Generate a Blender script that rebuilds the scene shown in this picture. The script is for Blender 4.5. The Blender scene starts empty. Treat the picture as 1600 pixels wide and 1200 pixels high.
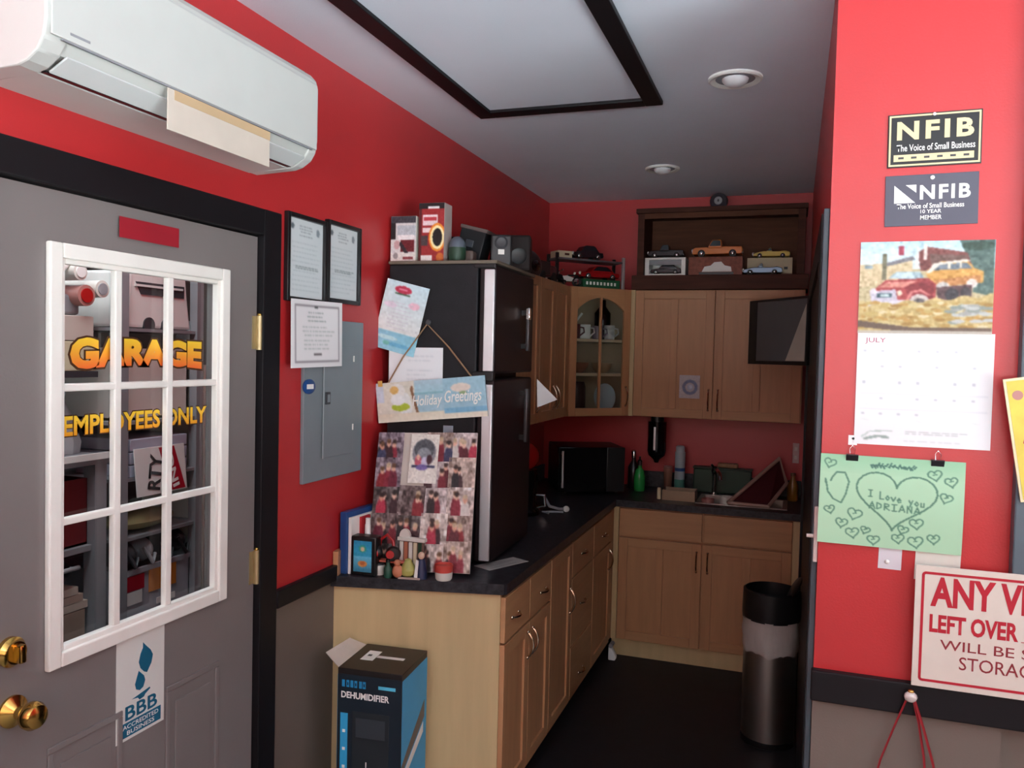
import bpy, bmesh, math, random
import numpy as np
from mathutils import Matrix, Vector
random.seed(7); rng = np.random.RandomState(11)
scene = bpy.context.scene
COL = scene.collection
PI = math.pi
R = math.radians
TR = Matrix.Translation
def RZ(a): return Matrix.Rotation(a, 4, 'Z')
def RX(a): return Matrix.Rotation(a, 4, 'X')
def RY(a): return Matrix.Rotation(a, 4, 'Y')

# ------------------------------------------------------------ camera, sky, light, exposure
EYE = 1.71
cam = bpy.data.cameras.new('camera'); cam_o = bpy.data.objects.new('camera', cam); COL.objects.link(cam_o)
def _cam():
    yaw, pitch, roll = -0.332887, -0.0353, 0.023726
    cy, sy, cp, sp, cr, sr = math.cos(yaw), math.sin(yaw), math.cos(pitch), math.sin(pitch), math.cos(roll), math.sin(roll)
    f = Vector((sy*cp, cy*cp, sp)); r = Vector((cy, -sy, 0)); u = r.cross(f)
    r2 = cr*r + sr*u; u2 = -sr*r + cr*u
    m = Matrix((r2, u2, -f)).transposed().to_4x4(); m.translation = (0, 0, EYE)
    return m
cam_o.matrix_world = _cam(); cam.sensor_width = 36; cam.lens = 36*1272.82/1600; cam.clip_start = .02
scene.camera = cam_o
vs = scene.view_settings
vs.view_transform = 'Standard'; vs.look = 'None'; vs.gamma = 1; vs.use_curve_mapping = False
vs.exposure = 0.62
def _world():
    w = bpy.data.worlds.new('world'); scene.world = w; w.use_nodes = True
    nt = w.node_tree; bg = nt.nodes['Background']
    tc = nt.nodes.new('ShaderNodeTexCoord'); sx = nt.nodes.new('ShaderNodeSeparateXYZ'); cr = nt.nodes.new('ShaderNodeValToRGB')
    nt.links.new(tc.outputs['Generated'], sx.inputs[0]); nt.links.new(sx.outputs['Z'], cr.inputs[0])
    e = cr.color_ramp.elements; e[0].position = 0.0; e[0].color = (.86, 1.0, 1.04, 1)
    e[1].position = .12; e[1].color = (.86, .93, 1.0, 1)
    e2 = cr.color_ramp.elements.new(.02); e2.color = (.9, .92, .95, 1)
    nt.links.new(cr.outputs[0], bg.inputs[0]); bg.inputs[1].default_value = 13.2
_world()
def portal(name, loc, rot, sx, sy):
    l = bpy.data.lights.new(name, 'AREA'); l.shape = 'RECTANGLE'; l.size = sx; l.size_y = sy
    l.cycles.is_portal = True
    o = bpy.data.objects.new(name, l); COL.objects.link(o); o.location = loc; o.rotation_euler = rot
# daylight enters through the shop front behind the camera and a window on the right
portal('shopfront_daylight', (.55, -2.38, 1.75), (R(90), 0, R(180)), 4.1, 1.7)
portal('side_daylight', (2.78, -.1, 1.55), (0, R(90), 0), 1.7, 2.6)
lp = bpy.data.lights.new('storage_lamp', 'AREA'); lp.shape = 'RECTANGLE'; lp.size = .5; lp.size_y = .9; lp.energy = 12; lp.color = (.9, .95, 1)
lpo = bpy.data.objects.new('storage_lamp', lp); COL.objects.link(lpo); lpo.location = (-1.95, 1.75, 2.66)

# ------------------------------------------------------------ materials
MAT = {}
def lin(c):
    if isinstance(c, str): c = tuple(int(c[i:i+2], 16)/255 for i in (0, 2, 4))
    return tuple((v/12.92 if v <= .04045 else ((v+.055)/1.055)**2.4) for v in c)
def mat(key, color, rough=.5, metal=0, var=.07, scale=9, bump=0, spec=.5, stretch=None, coat=0, emit=0):
    if key in MAT: return MAT[key]
    m = bpy.data.materials.new(key); m.use_nodes = True; nt = m.node_tree; b = nt.nodes['Principled BSDF']
    c = lin(color)
    b.inputs['Roughness'].default_value = rough; b.inputs['Metallic'].default_value = metal
    b.inputs['Specular IOR Level'].default_value = spec; b.inputs['Coat Weight'].default_value = coat
    tc = nt.nodes.new('ShaderNodeTexCoord'); mp = nt.nodes.new('ShaderNodeMapping'); nz = nt.nodes.new('ShaderNodeTexNoise')
    nt.links.new(tc.outputs['Object'], mp.inputs[0]); nt.links.new(mp.outputs[0], nz.inputs['Vector'])
    if stretch: mp.inputs['Scale'].default_value = stretch
    nz.inputs['Scale'].default_value = scale; nz.inputs['Detail'].default_value = 5
    r = nt.nodes.new('ShaderNodeValToRGB'); e = r.color_ramp.elements
    e[0].position = .3; e[1].position = .7
    e[0].color = tuple(max(0, x*(1-var)) for x in c)+(1,); e[1].color = tuple(min(1, x*(1+var)) for x in c)+(1,)
    nt.links.new(nz.outputs['Fac'], r.inputs[0]); nt.links.new(r.outputs[0], b.inputs['Base Color'])
    if bump:
        bp = nt.nodes.new('ShaderNodeBump'); bp.inputs['Strength'].default_value = bump; bp.inputs['Distance'].default_value = .002
        n2 = nt.nodes.new('ShaderNodeTexNoise'); n2.inputs['Scale'].default_value = 180; nt.links.new(mp.outputs[0], n2.inputs['Vector'])
        nt.links.new(n2.outputs['Fac'], bp.inputs['Height']); nt.links.new(bp.outputs[0], b.inputs['Normal'])
    MAT[key] = m; return m
def print_mat(key='printed', rough=.45):
    if key in MAT: return MAT[key]
    m = bpy.data.materials.new(key); m.use_nodes = True; nt = m.node_tree; b = nt.nodes['Principled BSDF']
    a = nt.nodes.new('ShaderNodeAttribute'); a.attribute_name = 'ink'
    nt.links.new(a.outputs['Color'], b.inputs['Base Color']); b.inputs['Roughness'].default_value = rough
    MAT[key] = m; return m
def glass_mat(key='pane_glass', tint=(.93, .96, .96)):
    if key in MAT: return MAT[key]
    m = bpy.data.materials.new(key); m.use_nodes = True; nt = m.node_tree; nt.nodes.clear()
    o = nt.nodes.new('ShaderNodeOutputMaterial'); mx = nt.nodes.new('ShaderNodeMixShader'); t = nt.nodes.new('ShaderNodeBsdfTransparent')
    g = nt.nodes.new('ShaderNodeBsdfGlossy'); fr = nt.nodes.new('ShaderNodeFresnel'); fr.inputs[0].default_value = 1.45
    t.inputs[0].default_value = tint+(1,); g.inputs['Roughness'].default_value = .02
    ge = nt.nodes.new('ShaderNodeNewGeometry'); mu = nt.nodes.new('ShaderNodeMath'); mu.operation = 'SUBTRACT'; mu.use_clamp = True; nt.links.new(fr.outputs[0], mu.inputs[0]); nt.links.new(ge.outputs['Backfacing'], mu.inputs[1])
    nt.links.new(mu.outputs[0], mx.inputs[0]); nt.links.new(t.outputs[0], mx.inputs[1]); nt.links.new(g.outputs[0], mx.inputs[2]); nt.links.new(mx.outputs[0], o.inputs[0])
    MAT[key] = m; return m
RED = mat('red_wall_paint', 'ba2b2e', .38, var=.04, scale=2.5, bump=.15, spec=.6)
TAUPE = mat('taupe_wall_paint', '6f645b', .5, var=.05, scale=3, bump=.15)
CEIL = mat('ceiling_paint', 'e2e6f0', .75, var=.03, scale=2, bump=.2)
FLOORM = mat('black_flooring', '17161a', .6, var=.25, scale=14)
BLACKTRIM = mat('black_trim_paint', '151316', .5, var=.15, scale=6, spec=.25)
TEALTRIM = mat('blue_grey_trim', '55636b', .45, var=.1)
DOORGREY = mat('grey_door_paint', '7d7674', .45, var=.05, scale=3, bump=.1)
WHITE = mat('white_plastic', 'ecebe6', .38, var=.02)
WHITETRIM = mat('white_window_trim', 'efece4', .35, var=.03)
OFFW = mat('off_white', 'd9d5cc', .5, var=.04)
WOOD = mat('maple_wood', 'bb8860', .42, var=.08, scale=5, stretch=(7, 7, .6), spec=.35)
WOODH = mat('maple_wood_rail', 'bc8b62', .42, var=.08, scale=5, stretch=(.6, .6, 7), spec=.35)
ENDWOOD = mat('pale_maple_panel', 'c9ae80', .5, var=.07, scale=4, stretch=(5, 5, .5))
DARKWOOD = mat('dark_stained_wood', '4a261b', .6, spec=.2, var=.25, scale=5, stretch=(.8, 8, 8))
DARKWOOD2 = mat('dark_wood_back', '5a3422', .6, spec=.2, var=.2, scale=5, stretch=(.8, 8, 8))
def counter_mat():
    m = mat('black_laminate', '28282d', .4, var=.75, scale=45, spec=.35); return m
COUNTER = counter_mat()
BLACK = mat('black_plastic', '141416', .35, var=.15)
BLACKG = mat('black_gloss', '0c0c0f', .12, var=.1)
FRIDGEB = mat('black_fridge_side', '1b1a1e', .5, var=.12, scale=20, bump=.3, spec=.3)
FRIDGED = mat('dark_fridge_door', '241a1c', .42, var=.12, scale=4, spec=.25)
SILVER = mat('silver_metal', 'e2e2e4', .45, .7, var=.04)
STEEL = mat('brushed_steel', 'c9c1b8', .33, 1, var=.06, scale=30, stretch=(1, 1, .05))
CHROME = mat('chrome', 'dcdcdc', .12, 1, var=.02)
BRASS = mat('polished_brass', 'd8b160', .18, 1, var=.08)
NICKEL = mat('satin_nickel', 'd9c2a8', .22, 1, var=.05)
GREYP = mat('grey_panel_paint', '7c868b', .45, var=.04)
GREYD = mat('dark_grey_plastic', '3b3c40', .45, var=.1)
GREYM = mat('mid_grey', '8d8e92', .5, var=.08)
PAPER = mat('white_paper', 'efefee', .7, var=.02)
BEIGE = mat('beige_card', 'cdbf9f', .65, var=.06)
TAPE = mat('masking_card', 'cdc2b4', .65, var=.05)
CARD = mat('brown_cardboard', '94705a', .7, var=.08)
INKB = mat('black_ink', '17181c', .5, var=.02)
INKR = mat('red_ink', 'b3122a', .5, var=.03)
INKW = mat('white_ink', 'f2f0ea', .5, var=.02)
INKY = mat('yellow_ink', 'f5bf22', .5, var=.05)
INKT = mat('teal_ink', '12607f', .5, var=.04)
INKC = mat('cream_ink', 'd9c79a', .5, var=.03)
INKBL = mat('blue_ink', '1f86b8', .5, var=.05)
INKG = mat('green_ink', '1e4a3a', .5, var=.05)
REDP = mat('red_plastic', 'a81d1c', .3, var=.08)
ORANGE = mat('orange_paint', 'd5741c', .3, var=.08)
YELLOW = mat('yellow_paint', 'd2b13a', .3, var=.08)
GREEN = mat('green_plastic', '2f9a48', .25, var=.08)
DGREEN = mat('dark_green', '24402e', .5, var=.2)
BLUE = mat('blue_plastic', '1d4a86', .4, var=.06)
BOXBLUE = mat('box_blue', '35a4d6', .45, var=.08, scale=4)
BOXBLACK = mat('box_black', '1a1413', .4, var=.12)
BURG = mat('burgundy', '4a1820', .4, var=.12)
PINK = mat('dusty_pink', 'b07a72', .45, var=.08)
TAN = mat('tan_rim', 'a98b7c', .5, var=.08)
COPPER = mat('copper_pink', 'c08a78', .3, .6, var=.06)
GLASS = glass_mat()
CARGLASS = mat('car_glass', '20262c', .08, var=.05)
TYRE = mat('tyre', '101011', .6, var=.1)
SCREEN = mat('tv_screen', '55585a', .4, var=.05, coat=.5)  # black screen lifted to grey to carry its hazy reflection
BAG = mat('bin_liner', 'c2bab2', .4, var=.12, scale=25, stretch=(1, 1, .4))
STRING = mat('jute_string', '9a7a5c', .8, var=.1)
RIBBON = mat('red_ribbon', '8c1c24', .45, var=.1)
ORANGELBL = mat('orange_label', 'e08a2e', .5, var=.04)
STOREWALL = mat('storage_wall_paint', '473e3d', .6, var=.08)
BROWNBOX = mat('tan_box', '9a8272', .65, var=.08)

# ------------------------------------------------------------ mesh builder
W = {}
class MB:
    def __init__(s, T=None): s.v = []; s.f = []; s.m = []; s.sm = []; s.mats = []; s.T = T or Matrix()
    def mi(s, m):
        if m not in s.mats: s.mats.append(m)
        return s.mats.index(m)
    def add(s, vs, fs, m, smooth=False, T=None):
        n = len(s.v); M = s.T @ T if T is not None else s.T
        s.v += [tuple(M @ Vector(q)) for q in vs]; k = s.mi(m)
        for f in fs: s.f.append(tuple(i+n for i in f)); s.m.append(k); s.sm.append(smooth)
        return s
    def box(s, a, b, m, bev=0, T=None):
        x0, y0, z0 = (min(a[i], b[i]) for i in range(3)); x1, y1, z1 = (max(a[i], b[i]) for i in range(3))
        vs = [(x0,y0,z0),(x1,y0,z0),(x1,y1,z0),(x0,y1,z0),(x0,y0,z1),(x1,y0,z1),(x1,y1,z1),(x0,y1,z1)]
        fs = [(0,3,2,1),(4,5,6,7),(0,1,5,4),(1,2,6,5),(2,3,7,6),(3,0,4,7)]
        if bev: return s._bev(vs, fs, m, bev, T)
        return s.add(vs, fs, m, False, T)
    def _bev(s, vs, fs, m, bev, T=None, seg=2):
        bm = bmesh.new(); bv = [bm.verts.new(q) for q in vs]
        for f in fs: bm.faces.new([bv[i] for i in f])
        bmesh.ops.recalc_face_normals(bm, faces=bm.faces)
        bm.normal_update(); on = [f.normal.copy() for f in bm.faces]
        bmesh.ops.bevel(bm, geom=[e for e in bm.edges if e.calc_face_angle(0) > .3], offset=bev, segments=seg, profile=.5, affect='EDGES', clamp_overlap=True)
        bm.verts.index_update()
        bm.normal_update(); n = len(s.f)
        s.add([q.co[:] for q in bm.verts], [tuple(q.index for q in f.verts) for f in bm.faces], m, True, T)
        for k, f in enumerate(bm.faces): s.sm[n+k] = max(f.normal.dot(q) for q in on) < .998
        bm.free()
        return s
    def prism(s, pts, a, b, m, axis='y', bev=0, T=None):
        # pts: 2D polygon; extruded along axis from a to b
        def P(p, t):
            return (p[0], t, p[1]) if axis == 'y' else (t, p[0], p[1]) if axis == 'x' else (p[0], p[1], t)
        n = len(pts); vs = [P(p, a) for p in pts]+[P(p, b) for p in pts]
        fs = [tuple(range(n)), tuple(range(2*n-1, n-1, -1))]+[(i, n+i, n+(i+1) % n, (i+1) % n) for i in range(n)]
        if bev: return s._bev(vs, fs, m, bev, T)
        return s.add(vs, fs, m, False, T)
    def lathe(s, prof, m, c=(0,0,0), seg=20, T=None, sx=1, sy=1, cap=True):
        vs = []; fs = []; n = len(prof)
        for i in range(seg):
            a = 2*PI*i/seg
            for r, z in prof: vs.append((c[0]+r*math.cos(a)*sx, c[1]+r*math.sin(a)*sy, c[2]+z))
        for i in range(seg):
            j = (i+1) % seg
            for k in range(n-1): fs.append((i*n+k, j*n+k, j*n+k+1, i*n+k+1))
        s.add(vs, fs, m, True, T)
        if cap:
            if prof[0][0] > 1e-5: s.add([vs[i*n] for i in range(seg)], [tuple(reversed(range(seg)))], m, False, T)
            if prof[-1][0] > 1e-5: s.add([vs[i*n+n-1] for i in range(seg)], [tuple(range(seg))], m, False, T)
        return s
    def cyl(s, p0, p1, r, m, seg=12, r2=None):
        p0, p1 = Vector(p0), Vector(p1); d = p1-p0
        T = TR(p0) @ d.to_track_quat('Z', 'Y').to_matrix().to_4x4()
        return s.lathe([(r, 0), (r if r2 is None else r2, d.length)], m, seg=seg, T=T)
    def tube(s, path, r, m, seg=8, flat=1):
        path = [Vector(p) for p in path]; vs = []; fs = []; n = len(path); up = None
        for i, p in enumerate(path):
            d = (path[min(i+1, n-1)]-path[max(i-1, 0)]).normalized()
            if up is None: up = d.orthogonal().normalized()
            up = (up-d*up.dot(d)).normalized(); sd = d.cross(up)
            for k in range(seg):
                a = 2*PI*k/seg; vs.append(tuple(p+up*math.cos(a)*r+sd*math.sin(a)*r*flat))
        for i in range(n-1):
            for k in range(seg): fs.append((i*seg+k, i*seg+(k+1) % seg, (i+1)*seg+(k+1) % seg, (i+1)*seg+k))
        fs += [tuple(reversed(range(seg))), tuple(range((n-1)*seg, n*seg))]
        return s.add(vs, fs, m, True)
    def ell(s, c, rad, m, seg=16, rings=10, lo=0, hi=1, T=None):
        prof = [(math.sin(PI*(lo+(hi-lo)*i/rings)), -math.cos(PI*(lo+(hi-lo)*i/rings))) for i in range(rings+1)]
        return s.lathe(prof, m, T=(T or Matrix()) @ TR(c) @ Matrix.Diagonal((rad[0], rad[1], rad[2], 1)), seg=seg)
    def build(s, name, parent=None, shift=None):
        me = bpy.data.meshes.new(name); me.from_pydata(s.v, [], s.f)
        for m in s.mats: me.materials.append(m)
        me.polygons.foreach_set('material_index', s.m); me.polygons.foreach_set('use_smooth', s.sm)
        bm = bmesh.new(); bm.from_mesh(me); bmesh.ops.remove_doubles(bm, verts=bm.verts, dist=1e-6)
        bmesh.ops.recalc_face_normals(bm, faces=bm.faces); bm.to_mesh(me); bm.free()
        fl_ = [f.use_smooth for f in me.polygons]; me.set_sharp_from_angle(angle=R(38)); me.polygons.foreach_set('use_smooth', fl_)
        return link(name, me, parent)
def link(name, me, parent=None):
    o = bpy.data.objects.new(name, me); COL.objects.link(o)
    if parent is not None:
        me.transform(W[parent].inverted()); o.parent = parent; W[o] = W[parent]
    else:
        co = np.empty(len(me.vertices)*3); me.vertices.foreach_get('co', co); co = co.reshape(-1, 3)
        b = Vector(((co[:, 0].min()+co[:, 0].max())/2, (co[:, 1].min()+co[:, 1].max())/2, co[:, 2].min()))
        me.transform(TR(-b)); o.location = b; W[o] = TR(b)
    return o
def tag(o, label=None, cat=None, group=None, kind=None):
    if label: o['label'] = label
    if cat: o['category'] = cat
    if group: o['group'] = group
    if kind: o['kind'] = kind
    return o
def thing(name, label, cat, loc=(0,0,0), rotz=0, group=None, kind=None):
    o = bpy.data.objects.new(name, None); COL.objects.link(o); o.empty_display_size = .05
    o.location = loc; o.rotation_euler = (0, 0, rotz); W[o] = TR(loc) @ RZ(rotz)
    return tag(o, label, cat, group, kind)
def struct(o): o['kind'] = 'structure'; return o
def dup(root, loc, rotz=None, label=None, group=None):
    c = root.copy(); COL.objects.link(c); c.location = loc
    if rotz is not None: c.rotation_euler = (0, 0, rotz)
    if label: c['label'] = label
    if group: c['group'] = group
    for ch in list(root.children):
        k = ch.copy(); COL.objects.link(k); k.parent = c
        for g in ch.children:
            q = g.copy(); COL.objects.link(q); q.parent = k
    return c
# frames: local front is -y, x to the right, z up
def LW(y, z): return TR((-1.548, y, z)) @ RZ(PI/2)       # on the left wall, facing into the room
def PW(x, z, y=2.18): return TR((x, y, z))               # on a face looking at the camera

# ------------------------------------------------------------ print canvases (flat print only)
class Canvas:
    def __init__(s, nx, ny, c):
        s.nx, s.ny = nx, ny; s.a = np.empty((ny, nx, 3)); s.a[:] = s.c(c)
        s.X, s.Y = np.meshgrid((np.arange(nx))/(nx-1), (np.arange(ny))/(ny-1))
    def c(s, c): return np.array([int(c[i:i+2], 16)/255 for i in (0, 2, 4)]) if isinstance(c, str) else np.array(c)
    def rect(s, x0, y0, x1, y1, c): s.a[(s.X >= x0)&(s.X <= x1)&(s.Y >= y0)&(s.Y <= y1)] = s.c(c); return s
    def ell(s, x, y, rx, ry, c): s.a[((s.X-x)/rx)**2+((s.Y-y)/ry)**2 <= 1] = s.c(c); return s
    def ring(s, x, y, rx, ry, w, c):
        d = np.sqrt(((s.X-x)/rx)**2+((s.Y-y)/ry)**2); s.a[abs(d-1) < w] = s.c(c); return s
    def poly(s, pts, c):
        ins = np.zeros(s.X.shape, bool); n = len(pts)
        for i in range(n):
            (xa, ya), (xb, yb) = pts[i], pts[(i+1) % n]
            if ya == yb: continue
            k = ((ya > s.Y) != (yb > s.Y)) & (s.X < (xb-xa)*(s.Y-ya)/(yb-ya)+xa); ins ^= k
        s.a[ins] = s.c(c); return s
    def line(s, pts, w, c, asp=1):
        for (xa, ya), (xb, yb) in zip(pts[:-1], pts[1:]):
            dx, dy = xb-xa, (yb-ya)*asp; L = dx*dx+dy*dy+1e-12
            t = np.clip(((s.X-xa)*dx+(s.Y-ya)*asp*dy)/L, 0, 1)
            s.a[(s.X-xa-t*dx)**2+((s.Y-ya)*asp-t*dy)**2 < w*w] = s.c(c)
        return s
    def noise(s, amp, block=1):
        n = rng.normal(0, amp, (s.ny//block+1, s.nx//block+1, 1)); n = n.repeat(block, 0).repeat(block, 1)[:s.ny, :s.nx]
        s.a = np.clip(s.a+n, 0, 1); return s
    def grad(s, y0, y1, c0, c1, x0=0, x1=1):
        k = (s.X >= x0)&(s.X <= x1)&(s.Y >= y0)&(s.Y <= y1); t = ((s.Y-y0)/(y1-y0))[k][:, None]
        s.a[k] = s.c(c0)*(1-t)+s.c(c1)*t; return s
    def blur(s, n=1):
        for _ in range(n):
            p = np.pad(s.a, ((1,1),(1,1),(0,0)), 'edge'); s.a = (p[1:-1,1:-1]*2+p[:-2,1:-1]+p[2:,1:-1]+p[1:-1,:-2]+p[1:-1,2:])/6
        return s
    def textlines(s, x0, x1, y0, y1, n, c='8a8f92', fill=.75):
        for i in range(n):
            y = y0+(y1-y0)*i/max(1, n-1); x = x0+random.random()*.05; e = x1-random.random()*(1-fill)*(x1-x0)
            while x < e:
                l = random.uniform(.02, .09); s.rect(x, y-.35/s.ny, min(x+l, e), y+.6/s.ny, c); x += l+.015
        return s
def print_panel(name, T, w, h, cv, parent=None, t=.0015, back=None, bend=None, rough=.45):
    nx, ny = cv.nx, cv.ny
    X, Z = cv.X*w, (1-cv.Y)*h; Yd = -t*np.ones_like(X)-.0004
    if bend: Yd = Yd+bend(cv.X, cv.Y)
    v = np.stack([X, Yd, Z], -1).reshape(-1, 3)
    i = np.arange(nx*ny).reshape(ny, nx)
    f = np.stack([i[:-1,:-1], i[1:,:-1], i[1:,1:], i[:-1,1:]], -1).reshape(-1, 4)
    vl, fl = v.tolist(), f.tolist(); n = len(vl)
    # thickness: a rear sheet stitched to the printed sheet round its edge
    per = list(i[0, :])+list(i[1:, -1])+list(i[-1, -2::-1])+list(i[-2:0:-1, 0])
    per = [int(q) for q in per]
    bk = [(vl[q][0], vl[q][1]+t, vl[q][2]) for q in per]; vl += bk; m = len(per)
    for k in range(m): fl.append((per[k], per[(k+1) % m], n+(k+1) % m, n+k))
    if not bend: fl.append(tuple(range(n, n+m)))
    me = bpy.data.meshes.new(name); me.from_pydata(vl, [], fl)
    pm = print_mat('printed_%d' % int(rough*100), rough); me.materials.append(pm)
    col = cv.a.reshape(-1, 3); col = np.concatenate([col, col[per]], 0)
    col = np.where(col <= .04045, col/12.92, ((col+.055)/1.055)**2.4)
    at = me.attributes.new('ink', 'FLOAT_COLOR', 'POINT'); at.data.foreach_set('color', np.concatenate([col, np.ones((len(col), 1))], 1).ravel().astype(np.float32))
    me.transform(T); return link(name, me, parent)

def text(s, T, x0, z0, w, h, m, parent, name='lettering', y=-.003, bold=.0, th=.0008, warp=None, grad=None, shear=0, space=1):
    cu = bpy.data.curves.new('t', 'FONT'); cu.body = s; cu.size = 1; cu.offset = bold; cu.extrude = .0; cu.resolution_u = 3; cu.shear = shear; cu.space_character = space
    o = bpy.data.objects.new('t', cu); COL.objects.link(o)
    dg = bpy.context.evaluated_depsgraph_get(); me = bpy.data.meshes.new_from_object(o.evaluated_get(dg))
    bpy.data.objects.remove(o); bpy.data.curves.remove(cu)
    n = len(me.vertices); co = np.empty(n*3); me.vertices.foreach_get('co', co); co = co.reshape(-1, 3)
    lo, hi = co.min(0), co.max(0); u = (co[:, 0]-lo[0])/(hi[0]-lo[0]); q = (co[:, 1]-lo[1])/(hi[1]-lo[1])
    if warp: uu, qq = warp(u, q)
    else: uu, qq = u, q
    v = np.stack([x0+uu*w, np.full(n, y), z0+qq*h], -1)
    me.vertices.foreach_set('co', v.ravel())
    me.materials.clear(); me.materials.append(m)
    if grad:
        c0, c1 = np.array(lin(grad[0])), np.array(lin(grad[1])); qv = q[:, None]
        at = me.attributes.new('ink', 'FLOAT_COLOR', 'POINT'); at.data.foreach_set('color', np.concatenate([c0*(1-qv)+c1*qv, np.ones((n, 1))], 1).ravel().astype(np.float32))
    me.name = name; me.transform(T)
    return link(name, me, parent)
def shape(pts, T, m, parent, name, y=-.003, th=.0008):
    mb = MB(T); mb.prism(pts, y, y+th, m); return mb.build(name, parent)

# ------------------------------------------------------------ the room
XL, XR, YB, ZC = -1.548, .072, 5.147, 2.71
struct(MB().box((-1.55, 2.25, -.1), (2.8, YB, 0), FLOORM).build('floor'))
struct(MB().box((-1.55, -2.4, -.1), (2.8, 2.25, 0), mat('shop_floor_tile', '77736f', .5, var=.05)).build('floor'))
struct(MB().box((-3.3, -2.4, -.1), (-1.55, 3.3, 0), mat('storage_floor', '4a4038', .6, var=.2)).build('floor'))
struct(MB().box((-1.67, -2.4, ZC), (2.8, YB+.1, ZC+.1), CEIL).build('ceiling'))
def split_wall(mb, a, b, z=.91):
    mb.box((a[0], a[1], a[2]), (b[0], b[1], min(z, b[2])), TAUPE)
    if b[2] > z: mb.box((a[0], a[1], max(z, a[2])), (b[0], b[1], b[2]), RED)
mb = MB(); split_wall(mb, (-1.67, -2.4, 0), (XL, 1.19, ZC)); split_wall(mb, (-1.67, 2.118, 0), (XL, YB+.1, ZC)); mb.box((-1.67, 1.19, 2.066), (XL, 2.118, ZC), RED)
struct(mb.build('wall_left'))
struct(MB().box((XL, YB, 0), (.49, YB+.1, ZC), RED).build('wall_back'))
mb = MB(); mb.box((XR, 2.18, .90), (.492, YB, ZC), RED); mb.box((XR, 2.18, 0), (.492, 2.60, .9), TAUPE); mb.box((XR, 2.60, 0), (.492, YB, .9), RED)
struct(mb.build('wall_right'))
# rest of the shop, behind and beside the camera
mb = MB(); mb.box((.492, 2.24, 0), (2.9, 2.36, .9), TAUPE); mb.box((.492, 2.24, .9), (2.9, 2.36, ZC), RED); struct(mb.build('wall_far'))
mb = MB(); mb.box((-1.67, -2.5, 0), (2.9, -2.4, .9), TAUPE); mb.box((-1.67, -2.5, 2.6), (2.9, -2.4, ZC), RED)
mb.box((-1.67, -2.5, .9), (-1.5, -2.4, 2.6), RED); mb.box((2.6, -2.5, .9), (2.9, -2.4, 2.6), RED); struct(mb.build('wall_front'))
mb = MB(); mb.box((2.8, -2.4, 0), (2.9, 2.24, .7), TAUPE); mb.box((2.8, -2.4, 2.4), (2.9, 2.24, ZC), RED)
mb.box((2.8, -2.4, .7), (2.9, -1.4, 2.4), RED); mb.box((2.8, 1.2, .7), (2.9, 2.24, 2.4), RED); struct(mb.build('wall_side'))
mb = MB()
for x in (-1.5, .5, 2.55): mb.box((x, -2.47, .9), (x+.05, -2.42, 2.6), BLACKTRIM)
mb.box((-1.5, -2.47, .9), (2.6, -2.42, .95), BLACKTRIM); mb.box((-1.5, -2.47, 2.55), (2.6, -2.42, 2.6), BLACKTRIM); struct(mb.build('window_1'))
mb = MB()
for y in (-1.4, -.12, 1.15): mb.box((2.82, y, .7), (2.87, y+.05, 2.4), BLACKTRIM)
mb.box((2.82, -1.4, .7), (2.87, 1.2, .75), BLACKTRIM); mb.box((2.82, -1.4, 2.35), (2.87, 1.2, 2.4), BLACKTRIM); struct(mb.build('window_2'))
# unseen roofs outside both windows and a brick row across the street, added to shade the room from the high and the low sky
STREET = mat('street_brick', '6a4f44', .8, var=.2)
struct(MB().box((-2.6, -5.2, 2.66), (3.6, -2.5, 2.78), DARKWOOD).build('added_shade_roof')); struct(MB().box((2.9, -2.5, 2.46), (5.6, 3.2, 2.58), DARKWOOD).build('added_shade_roof'))
struct(MB().box((-12, -16, 0), (16, -14, 6), STREET).build('added_street_row')); struct(MB().box((14, -14, 0), (16, 12, 6), STREET).build('added_street_row'))
# storage room behind the door
mb = MB(); mb.box((-3.4, -1.0, 0), (-3.3, 3.3, 2.6), STOREWALL); struct(mb.build('wall_storage_back'))
struct(MB().box((-3.3, 3.2, 0), (-1.67, 3.3, 2.7), mat('storage_dark_wall', '4a3833', .6, var=.08)).build('wall_storage_end'))
struct(MB().box((-3.3, -1.0, 0), (-1.67, -.9, 2.7), STOREWALL).build('wall_storage_near'))
struct(MB().box((-3.4, -1.0, 2.7), (-1.67, 3.3, 2.8), CEIL).build('ceiling'))
# chair rails
struct(MB().box((XL, 2.187, .884), (XL+.022, 2.555, .942), BLACKTRIM, .004).build('trim_1'))
struct(MB().box((XL, -2.4, .884), (XL+.022, 1.11, .942), BLACKTRIM, .004).build('trim_2'))
struct(MB().box((.066, 2.155, .862), (1.6, 2.18, .940), BLACKTRIM, .004).build('trim_3'))
struct(MB().box((.492, 2.15, .94), (.60, 2.239, ZC), TEALTRIM, .004).build('trim_4'))
# casing of the doorway in the alcove's right wall
mb = MB(); mb.box((.058, 2.215, 0), (XR, 2.30, 2.10), TEALTRIM, .003); mb.box((.055, 2.30, 0), (XR, 2.50, 2.10), BLACKTRIM); mb.box((.055, 4.22, 0), (XR, 4.32, 2.1), BLACKTRIM)
mb.box((.055, 2.50, 2.0), (XR, 4.22, 2.1), BLACKTRIM); mb.box((.066, 2.50, 0), (XR, 4.22, 2.0), BLACKTRIM); struct(mb.build('trim_5'))
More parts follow.
